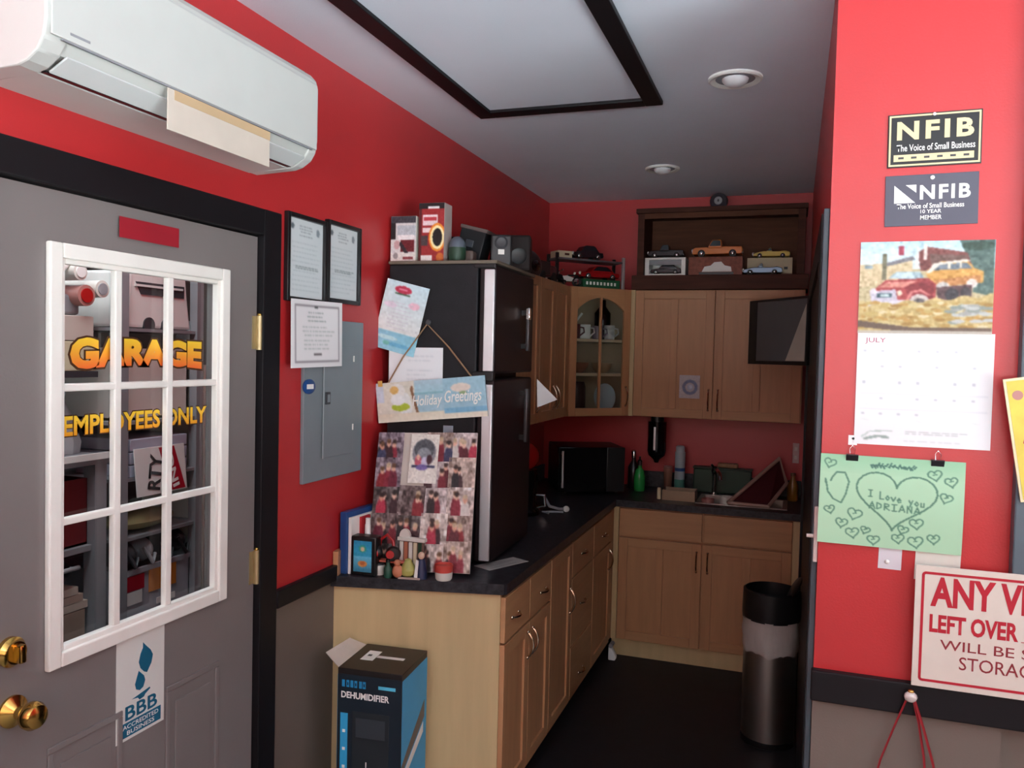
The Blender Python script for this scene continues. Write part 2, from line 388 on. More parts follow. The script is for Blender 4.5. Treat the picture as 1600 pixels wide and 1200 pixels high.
# black square trim on the ceiling with a flat hatch inside
hatch = struct(thing('ceiling_hatch', None, None, (-.89, 2.3, ZC)))
x0, x1, y1, wd = -1.273, -.515, 3.202, .068
MB().box((x0, .9, ZC-.018), (x0+wd, y1, ZC), BLACKTRIM, .003).build('board', hatch)
MB().box((x1-wd, .9, ZC-.018), (x1, y1, ZC), BLACKTRIM, .003).build('board', hatch)
MB().box((x0+wd, y1-.072, ZC-.018), (x1-wd, y1, ZC), BLACKTRIM, .003).build('board', hatch)
MB().box((x0+wd, .9, ZC-.018), (x1-wd, .972, ZC), BLACKTRIM, .003).build('board', hatch)
MB().box((x0+wd, .972, ZC-.006), (x1-wd, y1-.072, ZC), CEIL).build('hatch_panel', hatch)

# ------------------------------------------------------------ door to the garage
door = struct(thing('door_1', None, None, (-1.57, 1.65, 0)))
mb = MB(); mb.box((-1.60, 2.099, 0), (XL+.018, 2.187, 2.135), BLACKTRIM, .004); mb.box((-1.60, 1.105, 0), (XL+.018, 1.20, 2.135), BLACKTRIM, .004)
mb.box((-1.60, 1.20, 2.055), (XL+.018, 2.099, 2.135), BLACKTRIM, .004); mb.build('casing', door)
oy0, oy1, oz0, oz1 = 1.385, 1.922, 1.014, 1.905
mb = MB(); X0, X1 = -1.594, -1.552
mb.box((X0, 1.205, .012), (X1, oy0, 2.05), DOORGREY); mb.box((X0, oy1, .012), (X1, 2.094, 2.05), DOORGREY)
mb.box((X0, oy0, .012), (X1, oy1, oz0), DOORGREY); mb.box((X0, oy0, oz1), (X1, oy1, 2.05), DOORGREY)
for a, b in ((1.36, 1.575), (1.725, 1.935)):
    for q in (((a, .2), (b, .215)), ((a, .79), (b, .805)), ((a, .215), (a+.015, .79)), ((b-.015, .215), (b, .79))):
        mb.box((X1, q[0][0], q[0][1]), (X1+.006, q[1][0], q[1][1]), DOORGREY, .002)
    mb.box((X1, a+.035, .25), (X1+.005, b-.035, .755), DOORGREY, .002)
leaf = mb.build('door_leaf', door)
mb = MB(); fy0, fy1, fz0, fz1 = 1.352, 1.953, .982, 1.936
def fr(mb, y0, y1, z0, z1, w, x0, x1, m, bev=.004):
    mb.box((x0, y0, z0), (x1, y0+w, z1), m, bev); mb.box((x0, y1-w, z0), (x1, y1, z1), m, bev)
    mb.box((x0, y0+w, z0), (x1, y1-w, z0+w), m, bev); mb.box((x0, y0+w, z1-w), (x1, y1-w, z1), m, bev)
fr(mb, fy0, fy1, fz0, fz1, .034, X1, X1+.016, WHITETRIM); fr(mb, fy0+.03, fy1-.03, fz0+.03, fz1-.03, .016, X1-.012, X1+.008, WHITETRIM, .003)
wf = mb.build('window_frame', door)
ys = [oy0+.01, 1.553, 1.727, oy1-.01]; zs = [oz0+.01, 1.309, 1.613, oz1-.01]
for y in ys[1:3]: MB().box((X1-.012, y-.011, oz0), (X1+.006, y+.011, oz1), WHITETRIM, .004).build('muntin', wf)
for z in zs[1:3]: MB().box((X1-.012, oy0, z-.009), (X1+.0055, oy1, z+.009), WHITETRIM, .004).build('muntin', wf)
for i in range(3):
    for k in range(3): MB().box((-1.578, ys[i], zs[k]), (-1.574, ys[i+1], zs[k+1]), GLASS).build('pane', wf)
AGED = mat('aged_brass', 'b8a67c', .4, .6, var=.1)
for z in (1.76, 1.04, .32):
    mb = MB(); mb.cyl((X1+.008, 2.098, z-.052), (X1+.008, 2.098, z+.052), .009, AGED); mb.box((X1, 2.072, z-.05), (X1+.003, 2.094, z+.05), AGED)
    mb.ell((X1+.008, 2.098, z+.055), (.007, .007, .006), BRASS); mb.build('hinge', door)
def X(c): return TR(c) @ RY(PI/2)
mb = MB(); mb.lathe([(.034, 0), (.034, .006), (.024, .012), (.013, .02), (.012, .032), (.022, .042), (.029, .052), (.03, .064), (.024, .075), (.012, .08), (0, .081)], BRASS, T=X((X1, 1.274, .926)), seg=24); mb.build('door_knob', door)
mb = MB(); mb.lathe([(.032, 0), (.032, .01), (.026, .016), (.024, .022), (0, .023)], BRASS, T=X((X1, 1.268, 1.057)), seg=24); mb.box((X1+.02, 1.26, 1.037), (X1+.042, 1.276, 1.077), BRASS, .004); mb.build('deadbolt', door)
# lettering on the glass
GT = TR((-1.574, 0, 0)) @ RZ(PI/2)
arch = lambda u, q: (u, .12*(1-(2*u-1)**2)+q*(.80-.10*(1-(2*u-1)**2))+.08*q)
for nm, m_, g_, y_, b_ in (('lettering_outline', mat('dark_outline', '4a2a10', .5, var=.02), None, -.0008, .10), ('lettering', print_mat('letter_fade', .5), ('f0682c', 'f8cf35'), -.0014, .06)):
    e = .006 if g_ is None else 0
    text('GARAGE', GT, 1.437-e, 1.650-e, .440+2*e, .088+2*e, m_, door, nm, y=y_, bold=b_, warp=arch, grad=g_)
for nm, m_, g_, y_, b_, e in (('lettering_outline', mat('dark_outline', '4a2a10'), None, -.0008, .05, .003), ('lettering', print_mat('letter_fade', .5), ('f0a022', 'f9d23a'), -.0014, .03, 0)):
    text('EMPLOYEES ONLY', GT, 1.419-e, 1.499-e, .480+2*e, .047+2*e, m_, door, nm, y=y_, bold=b_, grad=g_)
tag(MB(LW(1.55, 1.972)).box((0, -.005, 0), (.2, -.0042, .05), mat('red_strip', '9c1f2c', .45), 0).build('red_label_strip'), 'plain dark red label strip stuck on the grey door above the window', 'label').location.x -= .0
bs = thing('door_sticker', 'white vertical accreditation sticker with blue torch below the door window', 'sticker', (XL, 1.635, .722)); T = LW(1.556, .722)
MB(T).box((0, .0015, 0), (.161, .003, .262), mat('sticker_white', 'dcdcd6', .4, var=.02)).build('backing', bs)
shape([(.086,.232),(.095,.222),(.112,.205),(.12,.19),(.115,.17),(.1,.15),(.09,.155),(.078,.168),(.072,.185),(.078,.205),(.086,.218)], T, INKT, bs, 'flame', .0008, .0007)
shape([(.072,.188-.025),(.09,.145),(.094,.132),(.088,.117),(.076,.112),(.064,.118),(.06,.132),(.066,.148)], T, INKT, bs, 'flame', .0008, .0007)
shape([(.05,.098),(.11,.108),(.112,.104),(.095,.096),(.09,.09),(.075,.088),(.07,.095)], T, INKT, bs, 'torch', .0008, .0007)
text('BBB', T, .028, .05, .108, .036, INKT, bs, y=.0006, bold=.02)
MB(T).box((.012, .0007, .008), (.149, .0014, .045), INKT).build('name_bar', bs)
text('ACCREDITED', T, .02, .029, .12, .011, INKW, bs, y=.0004, bold=.01); text('BUSINESS', T, .034, .013, .092, .011, INKW, bs, y=.0004, bold=.01)

# ------------------------------------------------------------ storage room things (seen through the glass)
rack = thing('storage_rack', 'grey metal storage rack seen through the middle of the door window', 'shelf', (-2.4, 2.46, 0))
for x in (-2.25, -2.66):
    for y in (2.27, 2.655): MB().box((x-.018, y-.018, 0), (x+.018, y+.018, 2.02), GREYM).build('post', rack)
for z in (.70, 1.02, 1.235, 1.44, 1.775): MB().box((-2.68, 2.25, z-.012), (-2.24, 2.675, z), GREYM).build('shelf', rack)
def crate(name, label, cat, c, s, m, m2=None, lid=None):
    t = thing(name, label, cat, (c[0], c[1], c[2])); x, y, z = c; a, b, h = s
    mb = MB(); mb.box((x-a/2, y-b/2, z), (x+a/2, y+b/2, z+.008), m)
    for q in (((-a/2, -b/2), (-a/2+.008, b/2)), ((a/2-.008, -b/2), (a/2, b/2)), ((-a/2, -b/2), (a/2, -b/2+.008)), ((-a/2, b/2-.008), (a/2, b/2))):
        mb.box((x+q[0][0], y+q[0][1], z), (x+q[1][0], y+q[1][1], z+h), m)
    mb.build('tub', t)
    if lid: MB().box((x-a/2-.006, y-b/2-.006, z+h), (x+a/2+.006, y+b/2+.006, z+h+.012), lid, .003).build('lid', t)
    if m2: MB().box((x+a/2, y-b/2, z+h-.018), (x+a/2+.006, y+b/2, z+h), m2).build('rim', t)
    return t
# white machine on the top shelf
t = thing('white_appliance', 'white plastic machine with dark slots on top of the storage rack', 'appliance', (-2.42, 2.47, 1.777))
MB().prism([(2.30, 1.777), (2.635, 1.777), (2.615, 1.90), (2.605, 1.985), (2.315, 1.985), (2.31, 1.90)], -2.6, -2.26, WHITE, axis='x', bev=.012).build('housing', t)
MB().prism([(2.345, 1.945), (2.59, 1.945), (2.59, 1.90), (2.37, 1.90)], -2.27, -2.256, GREYD, axis='x').build('slot', t)
MB().box((-2.262, 2.34, 1.928), (-2.252, 2.58, 1.936), WHITE).build('slot_bar', t)
mb = MB()
for y in (2.41, 2.5): mb.lathe([(.028, 0), (.028, .01), (0, .012)], GREYD, T=X((-2.265, y, 1.79)), seg=16)
mb.build('wheel', t)
c = crate('parts_crate', 'open pale crate of red edged papers under the white machine', 'crate', (-2.44, 2.46, 1.442), (.34, .34, .26), OFFW, OFFW)
tag(MB().box((-2.55, 2.33, 1.46), (-2.32, 2.6, 1.69), mat('rust_red', '9a4a3a', .6), .004).build('red_brown_carton'), 'red brown carton standing inside the pale crate on the rack', 'box')
for k in range(3):
    tag(MB().box((-2.5, 2.31, 1.236+.047*k), (-2.245, 2.60, 1.279+.047*k), mat('pale_blue_binder', 'b4b8c8', .6), .003).build('paper_bundle'), ['lowest pale blue grey paper bundle on the rack, behind the tilted sign', 'middle pale blue grey paper bundle of the rack pile', 'topmost pale blue grey paper bundle under the crate shelf'][k], 'paper', 'paper bundles on the rack')
sg = thing('folded_sign', 'white sign with a red diagonal band leaning on the storage rack', 'sign', (-2.22, 2.42, 1.17)); T = TR((-2.215, 2.315, 1.165)) @ RZ(PI/2) @ RX(R(-6))
MB(T).box((0, 0, 0), (.255, .004, .175), WHITE, .001).build('board', sg)
shape([(.12, .17), (.2, .17), (.245, .005), (.17, .005)], T, INKR, sg, 'red_band', -.001)
T2 = T @ TR((.11, 0, .012)) @ RY(R(-78)); text('RTY', T2, 0, 0, .13, .062, INKB, sg, y=-.002, bold=.03)
T2 = T @ TR((.215, 0, .02)) @ RY(R(-78-25)); text('ING', T2, 0, 0, .13, .036, INKW, sg, y=-.002, bold=.03)
tag(MB().ell((-2.33, 2.44, 1.06), (.09, .16, .035), mat('khaki_cloth', '9a9468', .8, var=.12)).build('khaki_cloth'), 'crumpled khaki cloth lying on the rack below the sign', 'cloth')
for k, (y, c_, r_) in enumerate(((2.33, GREYD, .05), (2.415, GREYM, .05), (2.505, BLACK, .05), (2.59, BLACK, .045))):
    mb = MB(); mb.ell((-2.34, y, .985-.04), (.1, r_*.8, .055), c_); mb.tube([(-2.26, y-.02, .96), (-2.235, y, .90), (-2.255, y+.03, .925)], .008, c_)
    tag(mb.build('tool_bag'), ['dark grey soft bag at the left of the rack lower shelf', 'light grey soft bag between the dark bags on the rack', 'black soft bag second from the right on the rack', 'small black soft bag at the right of the rack lower shelf'][k], 'bag', 'soft bags on the rack').location.z = .897
gb = crate('grey_bin', 'large light grey bin with an orange label under the tool bags', 'bin', (-2.43, 2.46, .703), (.34, .36, .19), mat('bin_grey', 'a9abb2', .5), mat('bin_grey', 'a9abb2', .5))
MB().box((-2.2595, 2.42, .79), (-2.256, 2.56, .885), ORANGELBL).build('orange_label', gb); MB().box((-2.2595, 2.31, .815), (-2.256, 2.395, .87), INKR).build('red_label', gb)
MB().box((-2.2595, 2.31, .765), (-2.256, 2.385, .812), INKW).build('white_label', gb); MB().box((-2.2595, 2.46, .735), (-2.256, 2.555, .758), INKW).build('white_label', gb)
dr = thing('drawer_tower', 'pale plastic drawer tower right of the storage rack', 'drawers', (-2.35, 2.745, 0))
mb = MB(); mb.box((-2.55, 2.69, 0), (-2.24, 2.698, 1.64), OFFW); mb.box((-2.55, 2.792, 0), (-2.24, 2.80, 1.64), OFFW); mb.box((-2.55, 2.69, 0), (-2.54, 2.80, 1.64), OFFW); mb.build('frame', dr)
for k in range(7): MB().box((-2.54, 2.70, .06+.165*k), (-2.245, 2.79, .19+.165*k), mat('drawer_grey', 'b9b4ac', .5), .006).build('drawer', dr)
tag(MB().prism([(2.70, 1.21+.02), (2.79, 1.23), (2.745, 1.37)], -2.5, -2.26, OFFW, axis='x', bev=.004).build('folded_bag'), 'pale folded paper bag standing on the drawer tower', 'bag')
tag(MB().ell((-2.36, 2.74, 1.73), (.06, .045, .09), SILVER, seg=9, rings=5).build('foil_bundle'), 'crumpled silver foil bundle on top of the drawer tower', 'foil')
wb = thing('workbench', 'grey bench with a pale front edge left of the storage rack', 'bench', (-2.5, 2.0, 0))
MB().box((-3.0, 1.5, 1.30), (-2.26, 2.235, 1.33), GREYM).build('bench_top', wb); MB().box((-2.26, 1.5, 1.318), (-2.25, 2.235, 1.34), WHITE).build('front_edge', wb)
for x, y in ((-2.29, 2.2), (-2.95, 2.2), (-2.29, 1.53), (-2.95, 1.53)): MB().box((x-.025, y-.025, 0), (x+.025, y+.025, 1.3), GREYM).build('leg', wb)
MB().box((-2.95, 1.53, 1.0), (-2.28, 2.2, 1.02), GREYM).build('lower_shelf', wb); MB().box((-2.95, 1.53, .55), (-2.28, 2.2, .57), GREYM).build('lower_shelf', wb)
MB().box((-2.95, 1.53, 1.60), (-2.28, 2.2, 1.62), GREYD).build('upper_shelf', wb)
for y in (1.55, 2.19): MB().box((-2.6, y-.012, 1.33), (-2.57, y+.012, 1.6), GREYM).build('bracket', wb)
crate('red_bin', 'dark red bin under the top of the grey bench', 'bin', (-2.45, 2.07, 1.021), (.3, .22, .23), mat('dark_red_bin', '6e1f22', .5))
tag(MB().ell((-2.4, 1.99, 1.355), (.12, .10, .03), GREYD).build('cloth_heap'), 'dark grey cloth heap lying on the bench behind the white edge', 'cloth').location.z = 1.331
mb = MB(); mb.lathe([(.07, 0), (.075, .04), (.05, .12), (.02, .19), (.028, .22)], mat('clear_bag', 'b9bec0', .2, var=.15), c=(-2.42, 2.16, 1.331), seg=9)
tag(mb.build('plastic_bag'), 'clear tied plastic bag standing on the grey bench', 'bag')
for k, (z, h, m_, w_) in enumerate(((1.622, .10, mat('box_cream', 'cfc8a8', .6), .2), (1.724, .085, mat('box_pale', 'c8bfb4', .6), .19))):
    tag(MB().box((-2.5, 2.0, z), (-2.29, 2.0+w_, z+h), m_, .003).build('cream_box'), ['lower cream box on the bench shelf behind the letter G', 'upper pale box on the bench shelf under the tubes'][k], 'box', 'boxes on the bench shelf')
tag(MB().box((-2.52, 2.0, .572), (-2.29, 2.16, .80), BROWNBOX, .003).build('tan_carton'), 'tan carton on the lowest shelf of the grey bench', 'box')
for k in range(3): tag(MB().box((-2.5-.02*k, 1.98, .803+.028*k), (-2.29, 2.17-.02*k, .828+.028*k), [mat('pale_board', 'c9b8a8', .6), mat('pale_board2', 'b49a8a', .6), mat('pale_board', 'c9b8a8')][k]).build('flat_box'), ['lowest flat box on the tan carton', 'middle tan flat box on the carton', 'topmost flat box on the tan carton'][k], 'box', 'flat boxes on the tan carton')
mb = MB(); mb.ell((-2.38, 2.05, .94), (.1, .1, .05), BLACK); mb.tube([(-2.3, 1.98, .94), (-2.27, 2.05, .96), (-2.3, 2.14, .95)], .008, SILVER)
tag(mb.build('black_tool'), 'black tool with a bright cable under the bench', 'tool').location.z = .886
tag(MB().box((-2.44, 2.03, 1.811), (-2.31, 2.15, 1.88), GREYM, .01).build('grey_case'), 'grey case with a dark port on the pale box', 'case')
for k, (y, z, r_, m_, mi_) in enumerate(((2.115, 1.955, .028, OFFW, WHITE), (2.14, 1.878, .036, PINK, REDP), (2.207, 1.905, .03, OFFW, GREYM))):
    t = thing('cardboard_tube', ['white capped tube lying above the red ended tube behind the door glass', 'red ended tube on the boxes behind the door glass', 'grey ended tube beside the red ended one behind the door glass'][k], 'tube', (-2.45, y, z-r_), group='tubes behind the door glass')
    MB().cyl((-2.62, y, z), (-2.27, y, z), r_, m_, 16).build('tube', t); MB().cyl((-2.272, y, z), (-2.266, y, z), r_*.68, mi_, 16).build('end_cap', t)
tag(MB().cyl((-2.3, 1.98, 1.86), (-2.3, 2.14, 2.05), .014, WHITE).build('white_pole'), 'white pole leaning at the upper left corner of the door window', 'pole')
tag(MB().box((-2.24, 2.83, 0), (-2.20, 2.865, 2.05), GREYM).build('metal_upright'), 'grey metal upright at the right edge of the door window', 'post')

# ------------------------------------------------------------ air conditioner over the door
ACW = mat('ac_plastic', 'c6c8c3', .4, var=.02)
ac = thing('air_conditioner', 'long white wall mounted air conditioner above the grey door', 'air conditioner', (-1.45, 1.63, 2.231))
prof = [(-1.548, 2.232), (-1.42, 2.240), (-1.395, 2.262), (-1.362, 2.268), (-1.350, 2.285), (-1.340, 2.30), (-1.337, 2.34), (-1.337, 2.47), (-1.344, 2.493), (-1.362, 2.512), (-1.39, 2.522), (-1.548, 2.526)]
capp = [(-1.548, 2.232), (-1.41, 2.238), (-1.385, 2.245), (-1.358, 2.262), (-1.343, 2.285), (-1.337, 2.32), (-1.337, 2.47), (-1.344, 2.493), (-1.362, 2.512), (-1.39, 2.522), (-1.548, 2.526)]
MB().prism(prof, 1.215, 2.045, ACW).build('body', ac)
MB().prism(capp, 1.165, 1.2155, ACW, bev=.004).build('end_cap', ac); MB().prism(capp, 2.0445, 2.08, ACW, bev=.004).build('end_cap', ac)
mb = MB(); mb.box((-1.338, 1.175, 2.292), (-1.333, 2.07, 2.476), ACW, .002); mb.build('front_panel', ac)
MB().box((-1.412, 1.22, 2.2405), (-1.400, 2.04, 2.2445), BLACK).build('outlet_gap', ac)
MB().prism([(-1.398, 2.2445), (-1.352, 2.268), (-1.350, 2.264), (-1.396, 2.2405)], 1.225, 2.035, mat('vane_grey', 'd4d8d6', .4, var=.02)).build('air_vane', ac)
MB().box((-1.339, 1.20, 2.288), (-1.3345, 2.05, 2.2915), GREYM).build('seam', ac); MB().box((-1.352, 1.175, 2.478), (-1.338, 2.07, 2.482), mat('ac_seam', 'b9bab8', .5)).build('seam', ac)
MB().box((-1.3327, 1.215, 2.303), (-1.3322, 1.262, 2.308), GREYM).build('badge', ac)
cd = thing('cardboard_deflector', 'cream card taped across the outlet of the air conditioner', 'card', (-1.33, 1.66, 2.19))
MB(TR((-1.331, 1.468, 2.192)) @ RZ(R(90.5))).box((0, -.003, 0), (.375, 0, .092), TAPE, .001).build('card', cd)
MB(TR((-1.3315, 1.468, 2.262)) @ RZ(R(90.5))).box((.02, -.0042, 0), (.375, -.0032, .022), mat('tape_strip', 'c4a883', .5), 0).build('tape', cd)

# ------------------------------------------------------------ papers and panel on the left wall
def certificate(name, label, y, z, w, h, seal):
    t = thing(name, label, 'framed paper', (XL, y+w/2, z)); T = LW(y, z); b = .015
    mb = MB(T)
    for q in (((0, 0), (b, h)), ((w-b, 0), (w, h)), ((b, 0), (w-b, b)), ((b, h-b), (w-b, h))): mb.box((q[0][0], -.018, q[0][1]), (q[1][0], 0, q[1][1]), BLACK, .003)
    mb.build('frame', t)
    cv = Canvas(60, 84, 'd3dadb').textlines(.3, .7, .08, .2, 4, '8d979c').textlines(.1, .95, .3, .9, 11, 'b9c3c5').textlines(.2, .9, .6, .63, 2, '7d888c')
    cv.ell(.12, .1, .05, .035, '6b757b').ell(.85, .13, .05, .05, '8b959b').blur(1)
    print_panel('document', T @ TR((b, -.004, b)), w-2*b, h-2*b, cv, t, rough=.25)
certificate('framed_certificate', 'black framed certificate nearest the door casing, left of its twin', 2.222, 1.868, .232, .285, 0)
certificate('framed_certificate', 'black framed certificate to the right, over the electrical panel', 2.458, 1.880, .228, .285, 1)
cv = Canvas(90, 66, 'eceaea').ring(.5, .5, 1, 1, 0, 'ffffff')
for q in ((.06, .07, .94, .10), (.06, .9, .94, .93), (.06, .07, .085, .93), (.915, .07, .94, .93)): cv.rect(*q, '9a9498')
cv.textlines(.3, .7, .18, .3, 3, '96a09c').textlines(.2, .85, .4, .72, 6, 'b5bcb8').textlines(.15, .8, .36, .37, 1, '7d8583').rect(.42, .8, .58, .83, '6a6668').ell(.5, .1, .04, .02, '4a4a4a').blur(1)
tag(print_panel('paper_certificate', TR((-1.520, 2.222, 1.652)) @ RZ(R(90)) @ RY(R(-1)), .308, .222, cv, bend=lambda u, v: -.010*np.sin(u*3.1)*v-.004*np.cos(u*6)),
    'unframed curled white certificate with grey border overlapping the electrical panel', 'paper')
ep = thing('electrical_panel', 'grey steel electrical breaker panel on the red wall', 'electrical panel', (XL, 2.52, 1.262)); T = LW(2.327, 1.262)
MB(T).box((0, -.014, 0), (.388, 0, .556), GREYP, .003).build('cover', ep)
MB(T).box((.112, -.019, .075), (.312, -.014, .462), GREYP, .002).build('panel_door', ep)
MB(T).box((.108, -.0205, .075), (.113, -.019, .462), mat('panel_edge', 'aab2b6', .4)).build('door_edge', ep)
mb = MB(T); mb.box((.120, -.024, .262), (.150, -.019, .305), GREYD, .002); mb.box((.127, -.026, .27), (.143, -.024, .297), GREYP, .001); mb.build('latch', ep)
for z in (.16, .41): MB(T).box((.306, -.022, z), (.312, -.019, z+.022), INKW).build('bright_clip', ep)
mg = thing('oval_magnet', 'blue oval magnet on the left edge of the electrical panel', 'magnet', (-1.53, 2.352, 1.565)); T = TR((-1.5335, 2.352, 1.589)) @ RZ(PI/2)
MB(T).lathe([(1, 0), (1, .004), (.9, .006), (0, .0065)], BLUE, T=RX(PI/2) @ Matrix.Diagonal((.036, .025, 1, 1)), seg=28).build('disc', mg)
MB(T).box((-.02, -.0072, -.008), (.02, -.0066, .008), INKW).build('label_patch', mg)

# ------------------------------------------------------------ base cabinets, worktop
def arch_pull(mb, a, b, out, m=NICKEL, r=.0045):
    a, b, out = Vector(a), Vector(b), Vector(out)
    pts = [a]+[a.lerp(b, t)+out*math.sin(PI*t)**.6 for t in (.08, .25, .42, .58, .75, .92)]+[b]
    mb.tube(pts, r, m, 8)
    for q in (a, b): mb.ell(q+out*.1, (.007, .007, .007), m, 10, 6)
def cab_door(parent, T, w, h, npan=2, pull=None, name='door', st=.05, glass=False):
    mb = MB(T); d = .019
    mb.box((0, -d, 0), (st, 0, h), WOOD, .002); mb.box((w-st, -d, 0), (w, 0, h), WOOD, .002)
    mb.box((st, -d, 0), (w-st, 0, st), WOODH, .002); mb.box((st, -d, h-st), (w-st, 0, h), WOODH, .002)
    xs = [st+(w-2*st)*i/npan for i in range(npan+1)]
    for x in xs[1:-1]: mb.box((x-st*.42, -d, st), (x+st*.42, 0, h-st), WOOD, .002)
    o = mb.build(name, parent)
    for i in range(npan):
        a = xs[i]+(st*.42 if i else 0); b = xs[i+1]-(st*.42 if i < npan-1 else 0)
        MB(T).box((a, -d+.009, st), (b, -.002, h-st), WOOD).build('panel', o)
    if pull:
        m2 = MB(T); x, z, L = pull; arch_pull(m2, (x, -d, z), (x, -d, z+L), (0, -.026, 0)); m2.build('handle', o)
    return o
def drawer(parent, T, w, h, pull=None, vert=False):
    o = MB(T).box((0, -.019, 0), (w, 0, h), WOODH, .003).build('drawer', parent)
    if pull:
        m2 = MB(T); x, z, L = pull; arch_pull(m2, (x-L/2, -.019, z), (x+L/2, -.019, z), (0, -.022, 0), r=.004); m2.build('handle', o)
    return o
XF = -.957
def LF(y, z): return TR((XF, y, z)) @ RZ(PI/2)
# pale end panel, slightly skewed, with the first cabinet
ca = thing('base_cabinet', 'maple base cabinet nearest the camera with two drawers over two doors', 'cabinet', (-1.25, 2.95, 0))
MB().prism([(-1.547, 2.572), (-.962, 2.712), (-.962, 3.283), (-1.547, 3.283)], .10, .864, WOOD, axis='z').build('carcass', ca)
MB().prism([(-1.547, 2.556), (-.957, 2.697), (-.957, 2.711), (-1.547, 2.571)], .0, .864, ENDWOOD, axis='z').build('end_panel', ca)
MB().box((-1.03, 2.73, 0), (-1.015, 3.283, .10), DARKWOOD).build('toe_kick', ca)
drawer(ca, LF(2.70, .685), .288, .165, (.105, .075, .075)); drawer(ca, LF(2.993, .685), .286, .165, (.165, .07, .075))
cab_door(ca, LF(2.70, .105), .288, .572, 1, (.263, .44, .10)); cab_door(ca, LF(2.993, .105), .286, .572, 1, (.03, .44, .10))
cb = thing('base_cabinet', 'narrow maple base cabinet with one tall door beside the drawers', 'cabinet', (-1.25, 3.45, 0))
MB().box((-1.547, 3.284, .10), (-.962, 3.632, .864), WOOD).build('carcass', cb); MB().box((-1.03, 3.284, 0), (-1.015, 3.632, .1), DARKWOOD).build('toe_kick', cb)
cab_door(cb, LF(3.288, .105), .34, .745, 1, (.305, .43, .11))
cc = thing('base_cabinet', 'maple base cabinet with a stack of three drawers', 'cabinet', (-1.25, 3.85, 0))
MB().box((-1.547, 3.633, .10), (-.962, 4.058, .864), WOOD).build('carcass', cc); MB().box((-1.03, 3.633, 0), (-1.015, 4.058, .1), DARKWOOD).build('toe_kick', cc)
for z, h, pz in ((.685, .165, .08), (.36, .318, .165), (.105, .248, .08)): drawer(cc, LF(3.637, z), .416, h, (.195, pz, .085))
cd_ = thing('base_cabinet', 'maple base cabinet with a drawer over a door in the corner', 'cabinet', (-1.25, 4.3, 0))
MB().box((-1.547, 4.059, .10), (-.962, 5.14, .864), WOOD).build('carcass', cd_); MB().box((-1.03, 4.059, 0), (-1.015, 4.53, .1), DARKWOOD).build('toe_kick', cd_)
drawer(cd_, LF(4.063, .685), .42, .165, (.22, .07, .075)); cab_door(cd_, LF(4.063, .105), .42, .572, 1, (.36, .43, .11)); MB().box((-.962, 4.487, .105), (-.945, 4.58, .85), WOOD, .002).build('filler', cd_)
cs = thing('sink_cabinet', 'maple sink cabinet with two doors under the rear counter', 'cabinet', (-.43, 4.85, 0))
MB().box((-.945, 4.584, .10), (.062, 5.14, .69), WOOD).build('carcass', cs); MB().box((-.945, 4.584, .69), (.062, 4.60, .864), WOOD).build('face_rail', cs)
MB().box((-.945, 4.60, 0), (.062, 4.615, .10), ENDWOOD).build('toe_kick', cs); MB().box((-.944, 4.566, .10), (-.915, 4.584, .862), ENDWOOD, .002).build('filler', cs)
drawer(cs, TR((-.911, 4.584, .700)), .461, .156); drawer(cs, TR((-.441, 4.584, .700)), .462, .156)
cab_door(cs, TR((-.911, 4.584, .105)), .461, .585, 2, (.436, .43, .11)); cab_door(cs, TR((-.441, 4.584, .105)), .462, .585, 2, (.026, .43, .11))
MB().box((.024, 4.566, .10), (.058, 4.584, .862), ENDWOOD, .002).build('filler', cs)
wt = thing('worktop', 'black speckled L shaped worktop on the maple cabinets', 'counter', (-1.25, 3.6, .866))
mb = MB(); mb.prism([(-1.547, 2.532), (-.938, 2.678), (-.930, 2.69), (-.930, 4.555), (-.930, 5.146), (-1.547, 5.146)], .8655, .903, COUNTER, axis='z')
hx0, hx1, hy0, hy1 = -.48, -.03, 4.66, 4.95
mb.box((-.9305, 4.552, .8655), (hx0, 5.146, .903), COUNTER); mb.box((hx1, 4.552, .8655), (.064, 5.146, .903), COUNTER)
mb.box((hx0, 4.552, .8655), (hx1, hy0, .903), COUNTER); mb.box((hx0, hy1, .8655), (hx1, 5.146, .903), COUNTER); mb.build('slab', wt)
MB().box((-.93, 5.128, .903), (.064, 5.146, 1.0), COUNTER, .003).build('backsplash', wt)
MB().box((-1.547, 3.5, .903), (-1.53, 5.128, 1.0), COUNTER, .003).build('backsplash', wt)
MB(TR((-1.545, 2.545, .87)) @ RZ(R(13))).box((0, -.006, 0), (.02, .1, .12), WOOD, .002).build('side_block', wt)
sk = thing('sink', 'stainless sink set in the rear counter', 'sink', (-.25, 4.85, .70))
mb = MB(); mb.box((hx0-.02, hy0-.02, .9035), (hx1+.02, hy0+.004, .908), STEEL, .002); mb.box((hx0-.02, hy1-.004, .9035), (hx1+.02, hy1+.02, .908), STEEL, .002)
mb.box((hx0-.02, hy0, .9035), (hx0+.004, hy1, .908), STEEL); mb.box((hx1-.004, hy0, .9035), (hx1+.02, hy1, .908), STEEL); mb.build('rim', sk)
mb = MB(); mb.box((hx0+.003, hy0+.003, .72), (hx1-.003, hy1-.003, .725), STEEL)
for a, b in (((hx0+.002, hy0+.002), (hx0+.006, hy1-.002)), ((hx1-.006, hy0+.002), (hx1-.002, hy1-.002)), ((hx0+.002, hy0+.002), (hx1-.002, hy0+.006)), ((hx0+.002, hy1-.006), (hx1-.002, hy1-.002))): mb.box((a[0], a[1], .72), (b[0], b[1], .905), STEEL)
mb.build('basin', sk)
fc = thing('faucet', 'chrome faucet with a dark handle behind the sink', 'faucet', (-.43, 5.0, .903))
MB().cyl((-.43, 5.0, .903), (-.43, 5.0, .915), .028, CHROME, 16).build('base', fc)
